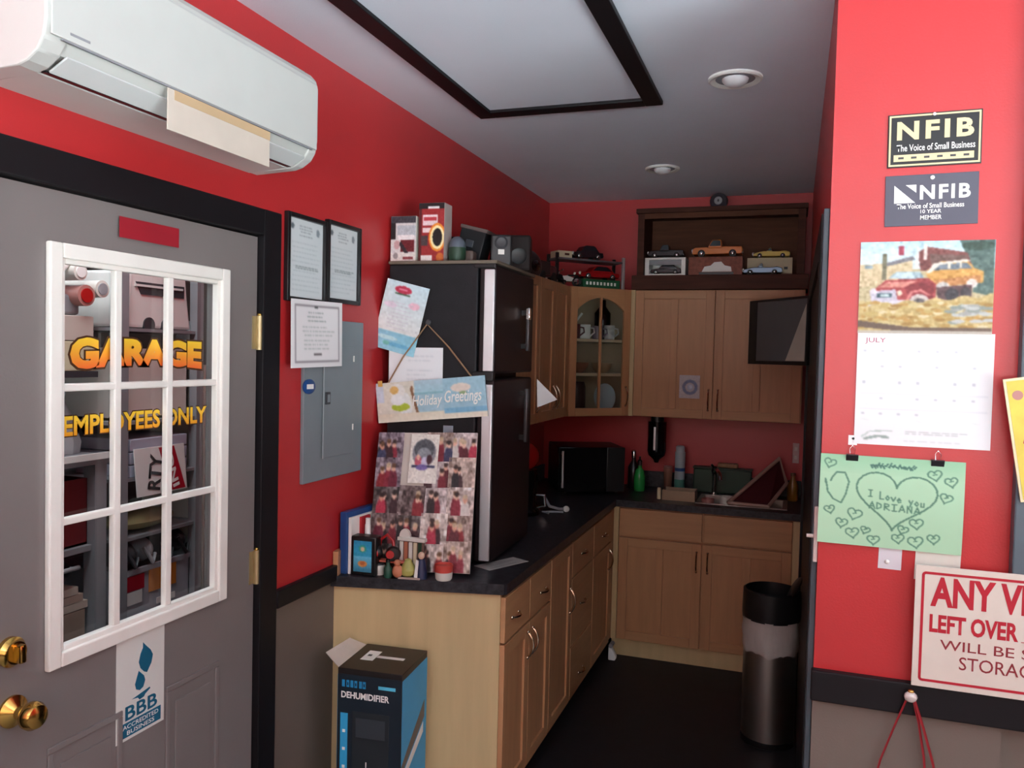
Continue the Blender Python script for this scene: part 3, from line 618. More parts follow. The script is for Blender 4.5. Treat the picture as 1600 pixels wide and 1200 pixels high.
MB().tube([(-.43, 5.0, .91), (-.43, 5.0, 1.01), (-.425, 4.98, 1.045), (-.41, 4.94, 1.06), (-.39, 4.88, 1.04), (-.385, 4.86, 1.01)], .012, CHROME, 10).build('spout', fc)
mb = MB(); mb.ell((-.43, 5.005, 1.045), (.02, .02, .03), BLACK); mb.tube([(-.43, 5.0, 1.06), (-.445, 4.97, 1.085)], .007, BLACK); mb.build('handle', fc)

# ------------------------------------------------------------ refrigerator
FT = TR((-1.07, 2.885, .9035)) @ RZ(R(2.5))
fg = thing('refrigerator', 'black top freezer refrigerator with silver door edges standing on the counter', 'refrigerator', (-1.30, 3.16, .9035), R(2.5))
MB(FT).box((-.440, 0, .012), (-.072, .545, 1.150), FRIDGEB, .006).build('cabinet', fg)
MB(FT).box((-.443, -.004, 1.150), (.004, .55, 1.163), mat('fridge_top', '6d6254', .5), .003).build('top_panel', fg)
MB(FT).box((-.42, .02, 0), (-.09, .52, .014), BLACK).build('base', fg)
for nm, z0, z1 in (('freezer_door', .735, 1.146), ('fridge_door', .012, .712)):
    o = MB(FT).box((-.067, .003, z0), (0, .543, z1), FRIDGED, .008).build(nm, fg)
    MB(FT).box((-.046, -.005, z0+.008), (-.004, .006, z1-.018), SILVER, .004).build('silver_edge', o)
    hz = (z0+.09, z0+.27) if nm == 'freezer_door' else (z1-.27, z1-.045)
    mb = MB(FT); mb.box((.02, .355, hz[0]), (.034, .382, hz[1]), mat('handle_grey', '4b484a' if nm == 'freezer_door' else '8d8486', .3, .5), .004)
    mb.box((0, .36, hz[0]+.01), (.022, .377, hz[0]+.03), BLACK); mb.box((0, .36, hz[1]-.03), (.022, .377, hz[1]-.01), BLACK); mb.build('handle', o)
    if nm == 'freezer_door': MB(FT).box((.019, .353, hz[1]-.05), (.036, .384, hz[1]), CHROME, .003).build('handle_tip', o)
    else: MB(FT).box((.0345, .363, hz[0]+.002), (.0355, .374, hz[0]+.06), BLACK).build('handle_slot', o)
MB(FT).box((-.09, -.006, .705), (-.002, .02, .742), BLACK, .005).build('hinge_cover', fg); MB(FT).box((-.09, -.003, 1.132), (-.002, .03, 1.152), BLACK, .005).build('hinge_cover', fg)
def FS(x, z, d=0): return FT @ TR((x+1.07, -.0012-d, z-.9035))      # on the near side of the refrigerator
cv = Canvas(60, 90, 'd9e8ee').grad(0, 1, 'cfe6ee', 'f1ece6').ell(.42, .11, .2, .055, 'c23450').rect(.25, .165, .6, .18, '4a6a50').rect(.32, .09, .52, .12, 'e58aa0')
cv.ell(.75, .3, .13, .05, 'f0c4d4').ell(.2, .35, .15, .04, 'e8dcea').textlines(.2, .8, .3, .66, 8, 'd3d2dc').grad(.72, 1, '8fcbe0', '9fd8ea').ell(.3, .82, .25, .03, 'c9ecf2').ell(.6, .9, .3, .03, '6fb9dc').ell(.3, .9, .08, .03, '7ac8c0').noise(.02, 3).blur(1)
tag(print_panel('greeting_card', FS(-1.575, 1.735, .006) @ RY(R(13.5)), .182, .272, cv), 'tall pale blue greeting card tilted at the top left of the refrigerator side', 'card')
tag(print_panel('note_paper', FS(-1.502, 1.565, .001) @ RY(R(-.5)), .226, .165, Canvas(50, 40, 'eff1f3').textlines(.3, .85, .2, .75, 6, 'd5dade').blur(1)), 'white note paper on the refrigerator behind the hanging greetings sign', 'paper')
hs = thing('hanging_sign', 'pale blue greetings sign hung by jute string on the refrigerator side', 'sign', (-1.32, 2.86, 1.42))
cv = Canvas(150, 56, 'a9cbd8').grad(0, .35, 'b5cfdc', 'a9d2dd').rect(.0, 0, .36, 1, 'e4dfd0').rect(.35, .3, 1, .36, '8fc0cc').ell(.27, .62, .055, .34, 'eef0ec').ell(.2, .22, .07, .18, 'f1efe8').ell(.17, .2, .04, .1, 'e3bb70').ell(.22, .63, .085, .1, 'b6c83e').ell(.2, .45, .07, .14, 'f2f4f2').line([(.33, .2), (.38, .88)], .012, '8a6244', .37).ell(.335, .2, .014, .08, '8a6244')
cv.grad(.8, 1, 'e9dfc9', 'f1ead8').rect(.62, .0, 1, .8, '9fc6d6').ell(.78, .25, .09, .11, 'e6d8cc').ell(.8, .38, .035, .04, '8fa878').rect(.62, .74, 1, .86, '7db4d2').rect(.0, 0, .07, .5, 'cdd6e2').noise(.015, 3).blur(1)
ST = FS(-1.535, 1.431, .012) @ RY(R(-6)); print_panel('board', ST, .452, .155, cv, hs, t=.006)
text('Holiday', ST, .150, .045, .125, .052, INKW, hs, y=-.0072, bold=.012, shear=.25); text('Greetings', ST, .285, .048, .150, .06, INKW, hs, y=-.0072, bold=.012, shear=.25)
MB(FS(0, 1.828)).lathe([(.012, 0), (.012, .012), (.008, .016), (0, .017)], GREYD, T=TR((-1.337, 0, 0)) @ RX(PI/2), seg=16).build('hook', hs)
MB().tube([FS(-1.505, 1.58, .0135).translation, FS(-1.44, 1.69, .014).translation, FS(-1.341, 1.822, .012).translation, FS(-1.25, 1.735, .012).translation, FS(-1.155, 1.625, .0135).translation], .0032, STRING, 6).build('string', hs)
MB(ST).box((.012, -.0105, .142), (.03, -.007, .165), mat('orange_tag', 'e0b060', .5)).build('tag', hs)
MB(FT).box((-.2, -.003, .485), (-.16, 0, .53), mat('magnet_grey', '9aa4b0', .3, .3), .001).build('magnet', fg)
tag(MB(TR((-1.058, 3.39, 1.475)) @ RZ(R(38))).add([(0, 0, .135), (.005, 0, .01), (.095, -.01, .045), (0, .001, .135), (.005, .001, .01), (.095, -.009, .045)], [(0, 1, 2), (5, 4, 3), (0, 3, 4, 1), (1, 4, 5, 2), (2, 5, 3, 0)], PAPER).build('folded_note'), 'white folded note sticking out from the far edge of the refrigerator door', 'paper')
# photo board leaning on the refrigerator
pb = thing('photo_board', 'board crowded with snapshots leaning against the refrigerator', 'photo board', (-1.3, 2.74, .904))
p0, px, pz = Vector((-1.462, 2.648, .905)), Vector((.402, .06, 0)), Vector((-.085, .150, .50))
ex = px.normalized(); ez = (pz-ex*pz.dot(ex)).normalized(); ey = ez.cross(ex); q = Matrix.Rotation(R(-2.0), 3, ey); ex, ez = q @ ex, q @ ez
BT = Matrix((ex, ey, ez)).transposed().to_4x4(); BT.translation = p0
BW, BH = .386, .520
MB(BT).box((-.004, 0, 0), (BW, .006, BH), mat('board_beige', 'cfc3b8', .6), .001).build('backing', pb)
skin = ['e3b39a', 'd99f86', 'edc4ae']; coats = ['5a1620', '2a1518', '7c1d2c', '8c2436', '3a1a20', 'b83048', '47282c', '201618', '3a3a5a', '6e1a30', 'd9cfc8', '8a2028']
bgs = ['8a7672', '6e5c5a', 'a08a80', '5a504e', 'b9a498', '80707a', '4c4240', 'c9b8b0', 'd2c4bc', 'bfb0ae']
def snapshot():
    cv = Canvas(34, 28, random.choice(bgs)).noise(.10, 5).noise(.08, 2)
    for i in range(random.choice((3, 4, 4, 5))):
        x = random.uniform(.12, .88); y = random.uniform(.3, .5); c = random.choice(coats)
        cv.ell(x, y+.45, random.uniform(.13, .2), .42, c); cv.ell(x, y, .085, .13, random.choice(skin)); cv.ell(x, y-.08, .09, .08, random.choice(('2c1a16', '6a4a30', 'c9b090', '3a2620')))
    return cv.noise(.05, 1).blur(1)
cols, rows = 4, 5
for r_ in range(rows):
    for c_ in range(cols):
        if (r_ in (0, 1) and c_ == 1): continue
        w, h = BW/cols*1.06, BH/rows*1.08
        x = c_*BW/cols+random.uniform(-.004, .0); z = BH-(r_+1)*BH/rows-random.uniform(0, .006)
        x = max(-.003, min(x, BW-w)); z = max(0.001, min(z, BH-h))
        print_panel('snapshot', BT @ TR((x, -.0006-.0012*((r_*3+c_*2) % 5), z)) @ RY(R(random.uniform(-2.5, 2.5)) if 0 < r_ < 4 and 0 < c_ < 3 else 0), w, h, snapshot(), pb, t=.0008)
cv = Canvas(40, 60, 'ece6dc').ell(.5, .38, .42, .28, '8f8c92').ell(.5, .3, .36, .2, '55585e').ell(.5, .4, .25, .12, '8d9298').ell(.3, .55, .12, .12, 'c76070').ell(.3, .48, .06, .06, 'e3b39a').ell(.55, .56, .14, .1, 'c9c2d8').ell(.7, .52, .1, .1, '4a2630').rect(.1, .64, .9, .68, '3a3a5a').ell(.45, .68, .2, .06, '7a68a8').noise(.04, 2).blur(1)
print_panel('snapshot', BT @ TR((.128, -.0072, .325)) @ RY(R(1)), .11, .188, cv, pb, t=.0008)

# ------------------------------------------------------------ things in front of the photo board
CT = .9032
bd = thing('binder', 'dark blue binder standing against the red wall at the end of the counter', 'binder', (-1.50, 2.66, CT))
BB = TR((-1.508, 2.570, CT)) @ RZ(R(86))
MB(BB).box((0, 0, 0), (.20, .028, .225), BLUE, .003).build('cover', bd)
tag(MB(TR((-1.494, 2.580, CT)) @ RZ(R(86))).box((0, 0, 0), (.17, .012, .205), INKW, .001).build('white_folder'), 'white folder standing between the blue binder and the red folder', 'folder')
tag(MB(TR((-1.482, 2.632, CT)) @ RZ(R(86))).box((0, 0, 0), (.06, .009, .20), mat('red_folder', 'b0202c', .5), .001).build('red_folder'), 'red folder standing behind the small blue fronted case', 'folder')
ph = thing('display_case', 'small black case with a blue picture front at the left end of the counter', 'case', (-1.44, 2.585, CT)); T = TR((-1.492, 2.576, CT)) @ RZ(R(4))
MB(T).box((0, 0, 0), (.098, .05, .142), BLACK, .005).build('body', ph)
cv = Canvas(30, 50, '2f9fc4').grad(0, .5, '2a8fb8', '35a8cc').grad(.5, 1, '6ac3e0', '3a7f9c').ell(.5, .25, .22, .12, '3aa08c').ell(.5, .26, .12, .07, 'd9c6a0').ell(.5, .74, .26, .1, 'c98a4a').ell(.5, .72, .14, .06, 'b5673a').noise(.02, 2).blur(1)
print_panel('picture', T @ TR((.012, -.0006, .014)), .070, .112, cv, ph, t=.001)
t = thing('headphones', 'red and black ear muffs on the red topped mini shelf', 'headphones', (-1.38, 2.66, 1.0)); 
tag(MB(TR((-1.42, 2.612, CT)) @ RZ(R(6))).box((0, 0, .046), (.128, .03, .054), mat('salmon', 'c4604e', .45), .002).box((.006, .024, 0), (.122, .029, .046), DARKWOOD).box((.0, .0, 0), (.006, .029, .046), DARKWOOD).box((.122, .0, 0), (.128, .029, .046), DARKWOOD).build('mini_shelf'), 'low red topped mini shelf in front of the snapshot board', 'shelf')
t.location.z = CT+.054; W[t] = TR(t.location)
for s_ in (-1, 1):
    mb = MB(); mb.lathe([(.012, 0), (.026, .002), (.028, .012), (.022, .024), (0, .026)], BLACK, T=TR((-1.375+s_*.028, 2.625, CT+.082)) @ RX(PI/2) @ RY(s_*.5), seg=18); o = mb.build('ear_cup', t)
    MB().lathe([(.016, 0), (.014, .004), (0, .005)], REDP, T=TR((-1.375+s_*.029, 2.6, CT+.082)) @ RX(PI/2) @ RY(s_*.5), seg=16).build('cup_cap', o)
MB().tube([(-1.405, 2.628, CT+.09), (-1.40, 2.63, CT+.125), (-1.375, 2.632, CT+.145), (-1.35, 2.63, CT+.125), (-1.344, 2.628, CT+.09)], .006, REDP).build('headband', t)
def jar(name, label, cat, c, prof, m, lid=None, lm=None, extra=None, seg=18):
    t = thing(name, label, cat, c); MB().lathe(prof, m, c=c, seg=seg).build('body', t)
    if lid: MB().lathe(lid, lm, c=c, seg=seg).build('cap', t)
    return t
jar('cream_jar', 'small cream jar under the red topped mini shelf', 'jar', (-1.400, 2.622, CT), [(.018, 0), (.021, .004), (.021, .032), (.018, .036)], OFFW, [(.019, .036), (.019, .043), (0, .044)], GREYD)
jar('dark_bottle', 'tiny dark green bottle in front of the mini shelf', 'bottle', (-1.352, 2.597, CT), [(.013, 0), (.015, .004), (.015, .034), (.007, .046), (.007, .056)], INKG, [(.008, .056), (.008, .066), (0, .067)], BLACK)
mb = MB(); mb.lathe([(.010, 0), (.026, .012), (.03, .028), (.022, .045), (.014, .056), (.012, .064), (0, .07)], mat('gourd', 'a8a45c', .5, var=.3), c=(-1.287, 2.628, CT), seg=14); tag(mb.build('green_gourd'), 'small mottled green gourd ornament by the snapshot board', 'ornament')
mb = MB(); mb.ell((-1.318, 2.606, CT+.024), (.02, .018, .024), mat('peach_orn', 'c98060', .5, var=.15)); mb.ell((-1.318, 2.602, CT+.055), (.012, .012, .012), mat('peach_orn', 'c98060')); tag(mb.build('peach_figurine'), 'small peach coloured figurine left of the green gourd', 'figurine')
t = thing('blue_figurine', 'dark blue and white figurine between the gourd and the red candle cup', 'figurine', (-1.238, 2.635, CT))
MB().lathe([(.022, 0), (.02, .03), (.014, .06), (.012, .07)], mat('navy', '1d2748', .45), c=(-1.238, 2.635, CT), seg=14).build('robe', t); MB().ell((-1.238, 2.633, CT+.082), (.012, .012, .014), mat('face', 'd9b49c', .5)).build('head', t)
MB().prism([(-.02, 0), (-.006, 0), (-.004, .066), (-.012, .07)], -.016, -.01, WHITE, T=TR((-1.238, 2.63, CT))).build('white_panel', t)
t = thing('birdhouse', 'small white topped ornamental house standing against the snapshot board', 'ornament', (-1.29, 2.672, CT))
MB().box((-1.335, 2.652, CT), (-1.24, 2.662, CT+.125), mat('house_dark', '6b5048', .5, var=.3)).build('body', t)
for k in range(5): MB().box((-1.333+k*.0185, 2.648, CT+.03), (-1.320+k*.0185, 2.652, CT+.122), [OFFW, mat('pk', 'b06a50', .5), OFFW, BEIGE, DGREEN][k]).build('slat', t)
MB().box((-1.342, 2.645, CT+.125), (-1.232, 2.668, CT+.138), OFFW, .002).build('roof', t); MB().prism([(.022*math.cos(PI*i/10), .03*math.sin(PI*i/10)) for i in range(11)], -.005, .005, OFFW, T=TR((-1.315, 2.657, CT+.138))).build('arch', t)
t = thing('candle_cup', 'red and white candle cup at the right foot of the snapshot board', 'candle', (-1.158, 2.652, CT))
MB().lathe([(.026, 0), (.03, .005), (.033, .032)], OFFW, c=(-1.158, 2.652, CT), seg=20).build('cup', t); MB().lathe([(.0331, .03), (.034, .055), (.031, .056), (.03, .05), (0, .049)], mat('candle_red', 'c0463c', .4), c=(-1.158, 2.652, CT), seg=20).build('wax', t)
tag(MB(TR((-1.31, 2.592, CT)) @ RZ(R(10))).box((0, 0, 0), (.08, .012, .006), mat('pinkish', 'b39a90', .5), .002).build('nail_file'), 'pinkish flat stick lying on the counter edge before the gourd', 'stick')
mb = MB(); mb.lathe([(.011, .0), (.011, .07), (.009, .075), (.009, .095), (0, .097)], WHITE, c=(-1.464, 2.648, CT+.10), seg=14); mb.lathe([(.010, 0), (.010, .1)], GREYD, c=(-1.464, 2.648, CT), seg=14)
tag(mb.build('white_tube'), 'white capped tube standing between the red folder and the snapshots', 'tube')
cv = Canvas(30, 20, 'a7a19c').textlines(.1, .9, .2, .8, 5, '6d6866').blur(1)
tag(print_panel('flyer', TR((-1.05, 2.83, CT)) @ RZ(R(64)) @ RX(-PI/2) @ TR((0, 0, 0)), .21, .085, cv), 'grey printed flyer lying on the counter beside the refrigerator', 'paper').location.z = CT+.0005

# ------------------------------------------------------------ on top of the refrigerator
FZ = 2.0668
def FTop(x, y): return TR((x, y, FZ)) @ RZ(R(2.5))
def carton(name, label, x, y, w, d, h, m, cvs=None, rz=0, extra=None):
    t = thing(name, label, 'box', (x+w/2, y+d/2, FZ)); T = FTop(x, y) @ RZ(R(rz)); MB(T).box((0, 0, 0), (w, d, h), m, .001).build('carton', t)
    if cvs: print_panel('front_print', T @ TR((.001, -.0003, .001)), w-.002, h-.002, cvs, t, t=.0008)
    return t, T
cv = Canvas(50, 74, 'd8d2d0').rect(0, 0, 1, .14, '3d3c44').rect(.0, .14, .2, .5, '1c1518').rect(.25, .2, 1, .42, 'b9bcc2').rect(.3, .4, .95, .52, 'efe6e6').rect(.4, .52, .95, .78, '6a1c24').ell(.25, .62, .12, .1, 'c9a0a0').line([(.4, .6), (.7, .85)], .05, '2a2228').rect(0, .8, 1, 1, 'e6ddd8').ell(.2, .86, .1, .07, '9a9090').rect(.5, .88, .9, .94, '8c3a40').noise(.03, 2).blur(1)
carton('parts_carton', 'short white and black printed carton at the left on the refrigerator', -1.532, 2.915, .108, .09, .182, OFFW, cv)
cv = Canvas(50, 100, 'a02a2c').rect(0, 0, 1, .10, '171214').rect(.35, .06, .8, .10, 'e8e8e8').rect(0, .1, .12, 1, '5a1a1c').rect(.15, .2, .75, .38, 'e9d3d6').rect(.2, .24, .7, .3, 'c23c46').rect(.15, .42, .5, .5, 'f0d8d8').ell(.74, .58, .34, .24, 'f0902c').ell(.74, .58, .28, .2, 'ffe9b0').ell(.74, .58, .19, .15, '14100f').rect(.1, .55, .35, .72, '4a3a3c').rect(.1, .88, .55, 1, 'ece2de').ell(.85, .92, .15, .08, 'c9682c').noise(.02, 2).blur(1)
carton('tall_carton', 'tall red carton with a glowing ring picture on the refrigerator', -1.415, 2.925, .108, .08, .232, mat('carton_red', 'b9aaa4', .5), cv)
t = thing('round_pot', 'small grey green round pot beside the tall red carton', 'pot', (-1.268, 2.97, FZ))
MB().lathe([(.026, 0), (.034, .02), (.034, .06)], DGREEN, c=(-1.268, 2.97, FZ), seg=16).build('pot', t); MB().ell((-1.268, 2.97, FZ+.06), (.034, .034, .045), mat('pot_dome', '5c6470', .4), lo=.5).build('dome_lid', t)
t = thing('black_case', 'black case leaning at the middle of the refrigerator top', 'case', (-1.25, 3.12, FZ)); T = FTop(-1.33, 3.06) @ RY(R(14))
MB(T).box((0, 0, 0.02), (.11, .10, .165), mat('case_black', '17191c', .5, spec=.25), .006).build('shell', t); MB(T).box((-.004, -.004, .16), (.114, .104, .175), mat('case_lid', '5a4c48', .5), .003).build('lid', t); MB(T).box((.035, -.008, .09), (.07, 0, .12), mat('case_panel', '3a4148', .3), .003).build('clasp', t)
t = thing('low_black_box', 'low dark brown box behind the round pot on the refrigerator', 'box', (-1.36, 3.2, FZ)); MB(FTop(-1.49, 3.16)).box((0, 0, 0), (.16, .12, .12), mat('dark_brown_box', '2a1a1a', .5), .003).build('box', t); MB(FTop(-1.49, 3.16)).box((-.003, -.003, .12), (.163, .123, .135), mat('dark_brown_box', '2a1a1a'), .003).build('lid', t)
tag(MB(FTop(-1.262, 3.0)).box((0, 0, 0), (.05, .05, .055), mat('brownish', '5a4a44', .5), .012).build('small_brown_pouch'), 'small brown pouch at the front edge of the refrigerator top', 'pouch')
t = thing('camera_radio', 'black radio with a round dial and a bright label on the refrigerator', 'radio', (-1.13, 3.1, FZ)); T = FTop(-1.162, 3.06) @ RZ(R(20))
MB(T).box((0, 0, 0), (.085, .07, .125), BLACK, .008).build('body', t); MB(T).lathe([(.026, 0), (.026, .012), (.018, .016), (0, .012)], GREYD, T=TR((.042, 0, .092)) @ RX(PI/2), seg=18).build('dial', t); MB(T).box((.03, -.003, .045), (.055, 0, .065), INKW).build('label_patch', t)
t = thing('brown_speaker', 'dark brown boxy speaker at the right of the refrigerator top', 'speaker', (-1.10, 3.33, FZ)); T = FTop(-1.16, 3.25) @ RZ(R(12))
MB(T).box((0, 0, 0), (.10, .10, .15), mat('speaker_brown', '231a19', .55, spec=.2), .01).build('body', t); MB(T).lathe([(.034, 0), (.034, .006), (.02, .002), (0, .004)], BLACK, T=TR((.05, 0, .06)) @ RX(PI/2), seg=18).build('cone', t); MB(T).box((.01, -.004, .02), (.018, 0, .06), INKW).build('trim_strip', t)

# ------------------------------------------------------------ wall cabinets
UZ0, UZ1 = 1.364, 2.115
ul = thing('wall_cabinet', 'maple wall cabinet on the left wall half hidden by the refrigerator', 'cabinet', (-1.40, 4.0, UZ0))
MB().box((-1.547, 3.50, UZ0), (-1.247, 4.534, UZ1), WOOD, .001).build('carcass', ul)
def UF(y): return TR((-1.247, y, UZ0+.003)) @ RZ(PI/2)
cab_door(ul, UF(3.505), .465, .745, 1, (.43, .06, .12)); cab_door(ul, UF(3.975), .275, .745, 1, (.245, .06, .12), st=.055); cab_door(ul, UF(4.253), .275, .745, 1, (.03, .06, .12), st=.055)
uc = thing('corner_cabinet', 'diagonal corner wall cabinet with an arched glass door', 'cabinet', (-1.25, 4.85, UZ0))
poly = [(-1.547, 4.5345), (-1.231, 4.5345), (-.940, 4.8255), (-.940, 5.146), (-1.547, 5.146)]
mb = MB(); mb.prism(poly, UZ0, UZ0+.018, WOOD, axis='z'); mb.prism(poly, UZ1-.018, UZ1, WOOD, axis='z')
LW_ = mat('cabinet_interior', 'c9b596', .5, var=.06)
mb.box((-1.547, 4.5345, UZ0), (-1.231, 4.549, UZ1), LW_); mb.box((-.955, 4.8255, UZ0), (-.940, 5.146, UZ1), LW_); mb.box((-1.547, 5.13, UZ0), (-.94, 5.146, UZ1), LW_); mb.box((-1.547, 4.5345, UZ0), (-1.531, 5.146, UZ1), LW_); mb.build('carcass', uc)
ip = [(-1.53, 4.55), (-1.232, 4.552), (-.957, 4.827), (-.957, 5.128), (-1.53, 5.128)]
for z in (1.60, 1.80): MB().prism(ip, z, z+.016, LW_, axis='z').build('shelf', uc)
DT = TR((-1.231, 4.5345, UZ0+.003)) @ RZ(R(45)); w, h, st, d = .411, .745, .046, .019
mb = MB(DT); mb.box((0, -d, 0), (st, 0, h), WOOD, .002); mb.box((w-st, -d, 0), (w, 0, h), WOOD, .002); mb.box((st, -d, 0), (w-st, 0, st), WOODH, .002)
ap = [(st, h), (st, h-.13)]+[(st+(w-2*st)*t, h-.13+.075*math.sin(PI*t)**.8) for t in (.06, .12, .2, .3, .4, .5, .6, .7, .8, .88, .94)]+[(w-st, h-.13), (w-st, h)]
mb.prism(ap, -d, 0, WOODH); mb.box((w/2-.007, -d, st), (w/2+.007, -.004, h-.054), WOOD, .002); gd = mb.build('door', uc)
for a, b in ((st, w/2-.007), (w/2+.007, w-st)): MB(DT).box((a, -.009, st), (b, -.006, h-.05), GLASS).build('pane', gd)
m2 = MB(DT); arch_pull(m2, (w-.024, -d, .06), (w-.024, -d, .17), (0, -.026, 0)); m2.build('handle', gd)
def mug(name, label, s_, dep, z, r_, h_, m_, hd=1):
    p = DT @ Vector((s_, dep, 0)); t = thing(name, label, 'mug', (p.x, p.y, z), group='mugs behind the glass door')
    MB().lathe([(r_*.85, 0), (r_, .006), (r_, h_), (r_*.9, h_), (r_*.88, .01), (0, .01)], m_, c=(p.x, p.y, z), seg=16).build('cup', t)
    MB().tube([(p.x+hd*r_*.9, p.y, z+h_*.8), (p.x+hd*(r_+.02), p.y, z+h_*.75), (p.x+hd*(r_+.024), p.y, z+h_*.45), (p.x+hd*r_*.9, p.y, z+h_*.2)], .005, m_, 6).build('handle', t)
mug('mug', 'dark maroon mug at the left behind the glass door', .08, .07, 1.816, .034, .085, mat('mug_maroon', '5a2428', .3))
mug('mug', 'white mug left of the glass door mullion', .155, .08, 1.816, .034, .085, WHITE)
mug('mug', 'purple grey mug right of the glass door mullion', .245, .08, 1.816, .034, .08, mat('mug_grey', '7a6a74', .3))
mug('mug', 'white patterned mug at the right behind the glass door', .32, .07, 1.816, .032, .085, mat('mug_pale', 'b9b4ae', .3, var=.3, scale=40))
p = DT @ Vector((.32, .15, 0)); tag(MB().lathe([(.03, 0), (.05, .03), (.05, .16), (.02, .2), (.018, .24)], BLACKG, c=(p.x, p.y, 1.817), seg=16).build('black_jug'), 'tall black jug at the upper right of the glass cabinet', 'jug')
p = DT @ Vector((.1, .06, 0)); tag(MB().tube([(p.x-.03, p.y, 1.9), (p.x+.02, p.y, 1.965)], .007, WHITE).build('white_spoon'), 'white spoon handle sticking out of the maroon mug', 'spoon')
for k, (s_, dep, m_, r_) in enumerate(((.12, .1, mat('bowl_brown', '8a5a44', .4), .07), (.29, .1, mat('bowl_tan', 'a88a6a', .4), .065))):
    p = DT @ Vector((s_, dep, 0)); tag(MB().lathe([(r_*.5, 0), (r_*.9, .03), (r_, .06), (r_*.94, .06), (r_*.5, .01), (0, .008)], m_, c=(p.x, p.y, 1.617), seg=20).build('bowl'), ['brown bowl on the middle shelf of the glass cabinet', 'tan bowl at the right on the middle shelf of the glass cabinet'][k], 'bowl', 'bowls in the glass cabinet')
p = DT @ Vector((.12, .1, 0)); tag(MB().lathe([(.05, 0), (.055, .01), (.055, .15), (.045, .18), (0, .182)], mat('canister_dark', '3a2222', .4), c=(p.x, p.y, UZ0+.019), seg=18).build('dark_canister'), 'dark canister at the lower left of the glass cabinet', 'canister')
p = DT @ Vector((.29, .09, 0)); tag(MB(TR((p.x, p.y, UZ0+.02)) @ RZ(R(45)) @ RX(R(-14)) @ RY(R(22))).lathe([(1, 0), (.95, .006), (.6, .002), (0, .001)], mat('plate_blue_white', 'b7c2c6', .3), T=TR((0, 0, .095)) @ RX(PI/2) @ Matrix.Diagonal((.075, .09, 1.5, 1)), seg=24).build('pale_plate'), 'pale plate standing on edge at the lower right of the glass cabinet', 'plate').location.z = UZ0+.019
us = thing('wall_cabinet', 'maple wall cabinet with two doors over the sink', 'cabinet', (-.43, 4.98, UZ0))
MB().box((-.938, 4.846, UZ0), (.045, 5.146, UZ1), WOOD, .001).build('carcass', us); MB().box((-.937, 4.827, UZ0), (-.905, 4.846, UZ1), ENDWOOD, .001).build('filler', us)
cab_door(us, TR((-.903, 4.846, UZ0+.003)), .460, .745, 2, (.438, .05, .12)); cab_door(us, TR((-.440, 4.846, UZ0+.003)), .478, .745, 2, (.028, .05, .12))
cv = Canvas(40, 46, 'bdb2b4').ring(.52, .52, .3, .26, .25, '6f7a9c').ell(.52, .52, .16, .14, 'a9b4c8').ell(.56, .5, .08, .08, 'c9d0dc').noise(.02, 2).blur(1)
tag(print_panel('blue_circle_notice', TR((-.632, 4.8265, 1.483)), .118, .135, cv), 'small pale notice with a blue circle on the left sink cabinet door', 'notice')

# ------------------------------------------------------------ display box with model cars
db = thing('display_box', 'dark wooden open display box on top of the sink wall cabinet', 'display box', (-.43, 4.98, UZ1))
z0 = UZ1+.001
MB().box((-.93, 4.815, z0), (.060, 5.14, z0+.084), DARKWOOD, .004).build('plinth', db); MB().box((-.905, 4.84, z0+.084), (-.866, 5.14, 2.566), DARKWOOD, .002).build('side', db); MB().box((-.006, 4.84, z0+.084), (.035, 5.14, 2.566), DARKWOOD, .002).build('side', db)
MB().box((-.866, 5.12, z0+.084), (-.006, 5.14, 2.566), DARKWOOD2).build('back_panel', db); MB().box((-.915, 4.825, 2.566), (.045, 5.14, 2.594), DARKWOOD, .003).build('top_board', db); MB().box((-.866, 4.842, 2.535), (-.006, 4.858, 2.566), DARKWOOD2).build('top_rail', db)
sh = z0+.085
PROF = {
 'sedan': ([(0,.22),(.02,.42),(.22,.5),(.98,.48),(1,.25),(.98,.14),(.02,.14)], [(.26,.48),(.38,.86),(.44,.92),(.68,.92),(.74,.86),(.88,.49)]),
 'pickup': ([(0,.2),(.015,.45),(.06,.52),(.30,.55),(.33,.5),(.58,.5),(.60,.58),(.99,.56),(1,.3),(.985,.16),(.02,.14)], [(.31,.5),(.38,.88),(.42,.95),(.55,.95),(.585,.9),(.59,.5)]),
 'roadster': ([(0,.25),(.02,.42),(.3,.58),(.42,.56),(.70,.56),(.86,.62),(1,.5),(1,.25),(.97,.14),(.03,.14)], [(.36,.56),(.46,.88),(.49,.88),(.52,.56)]),
}
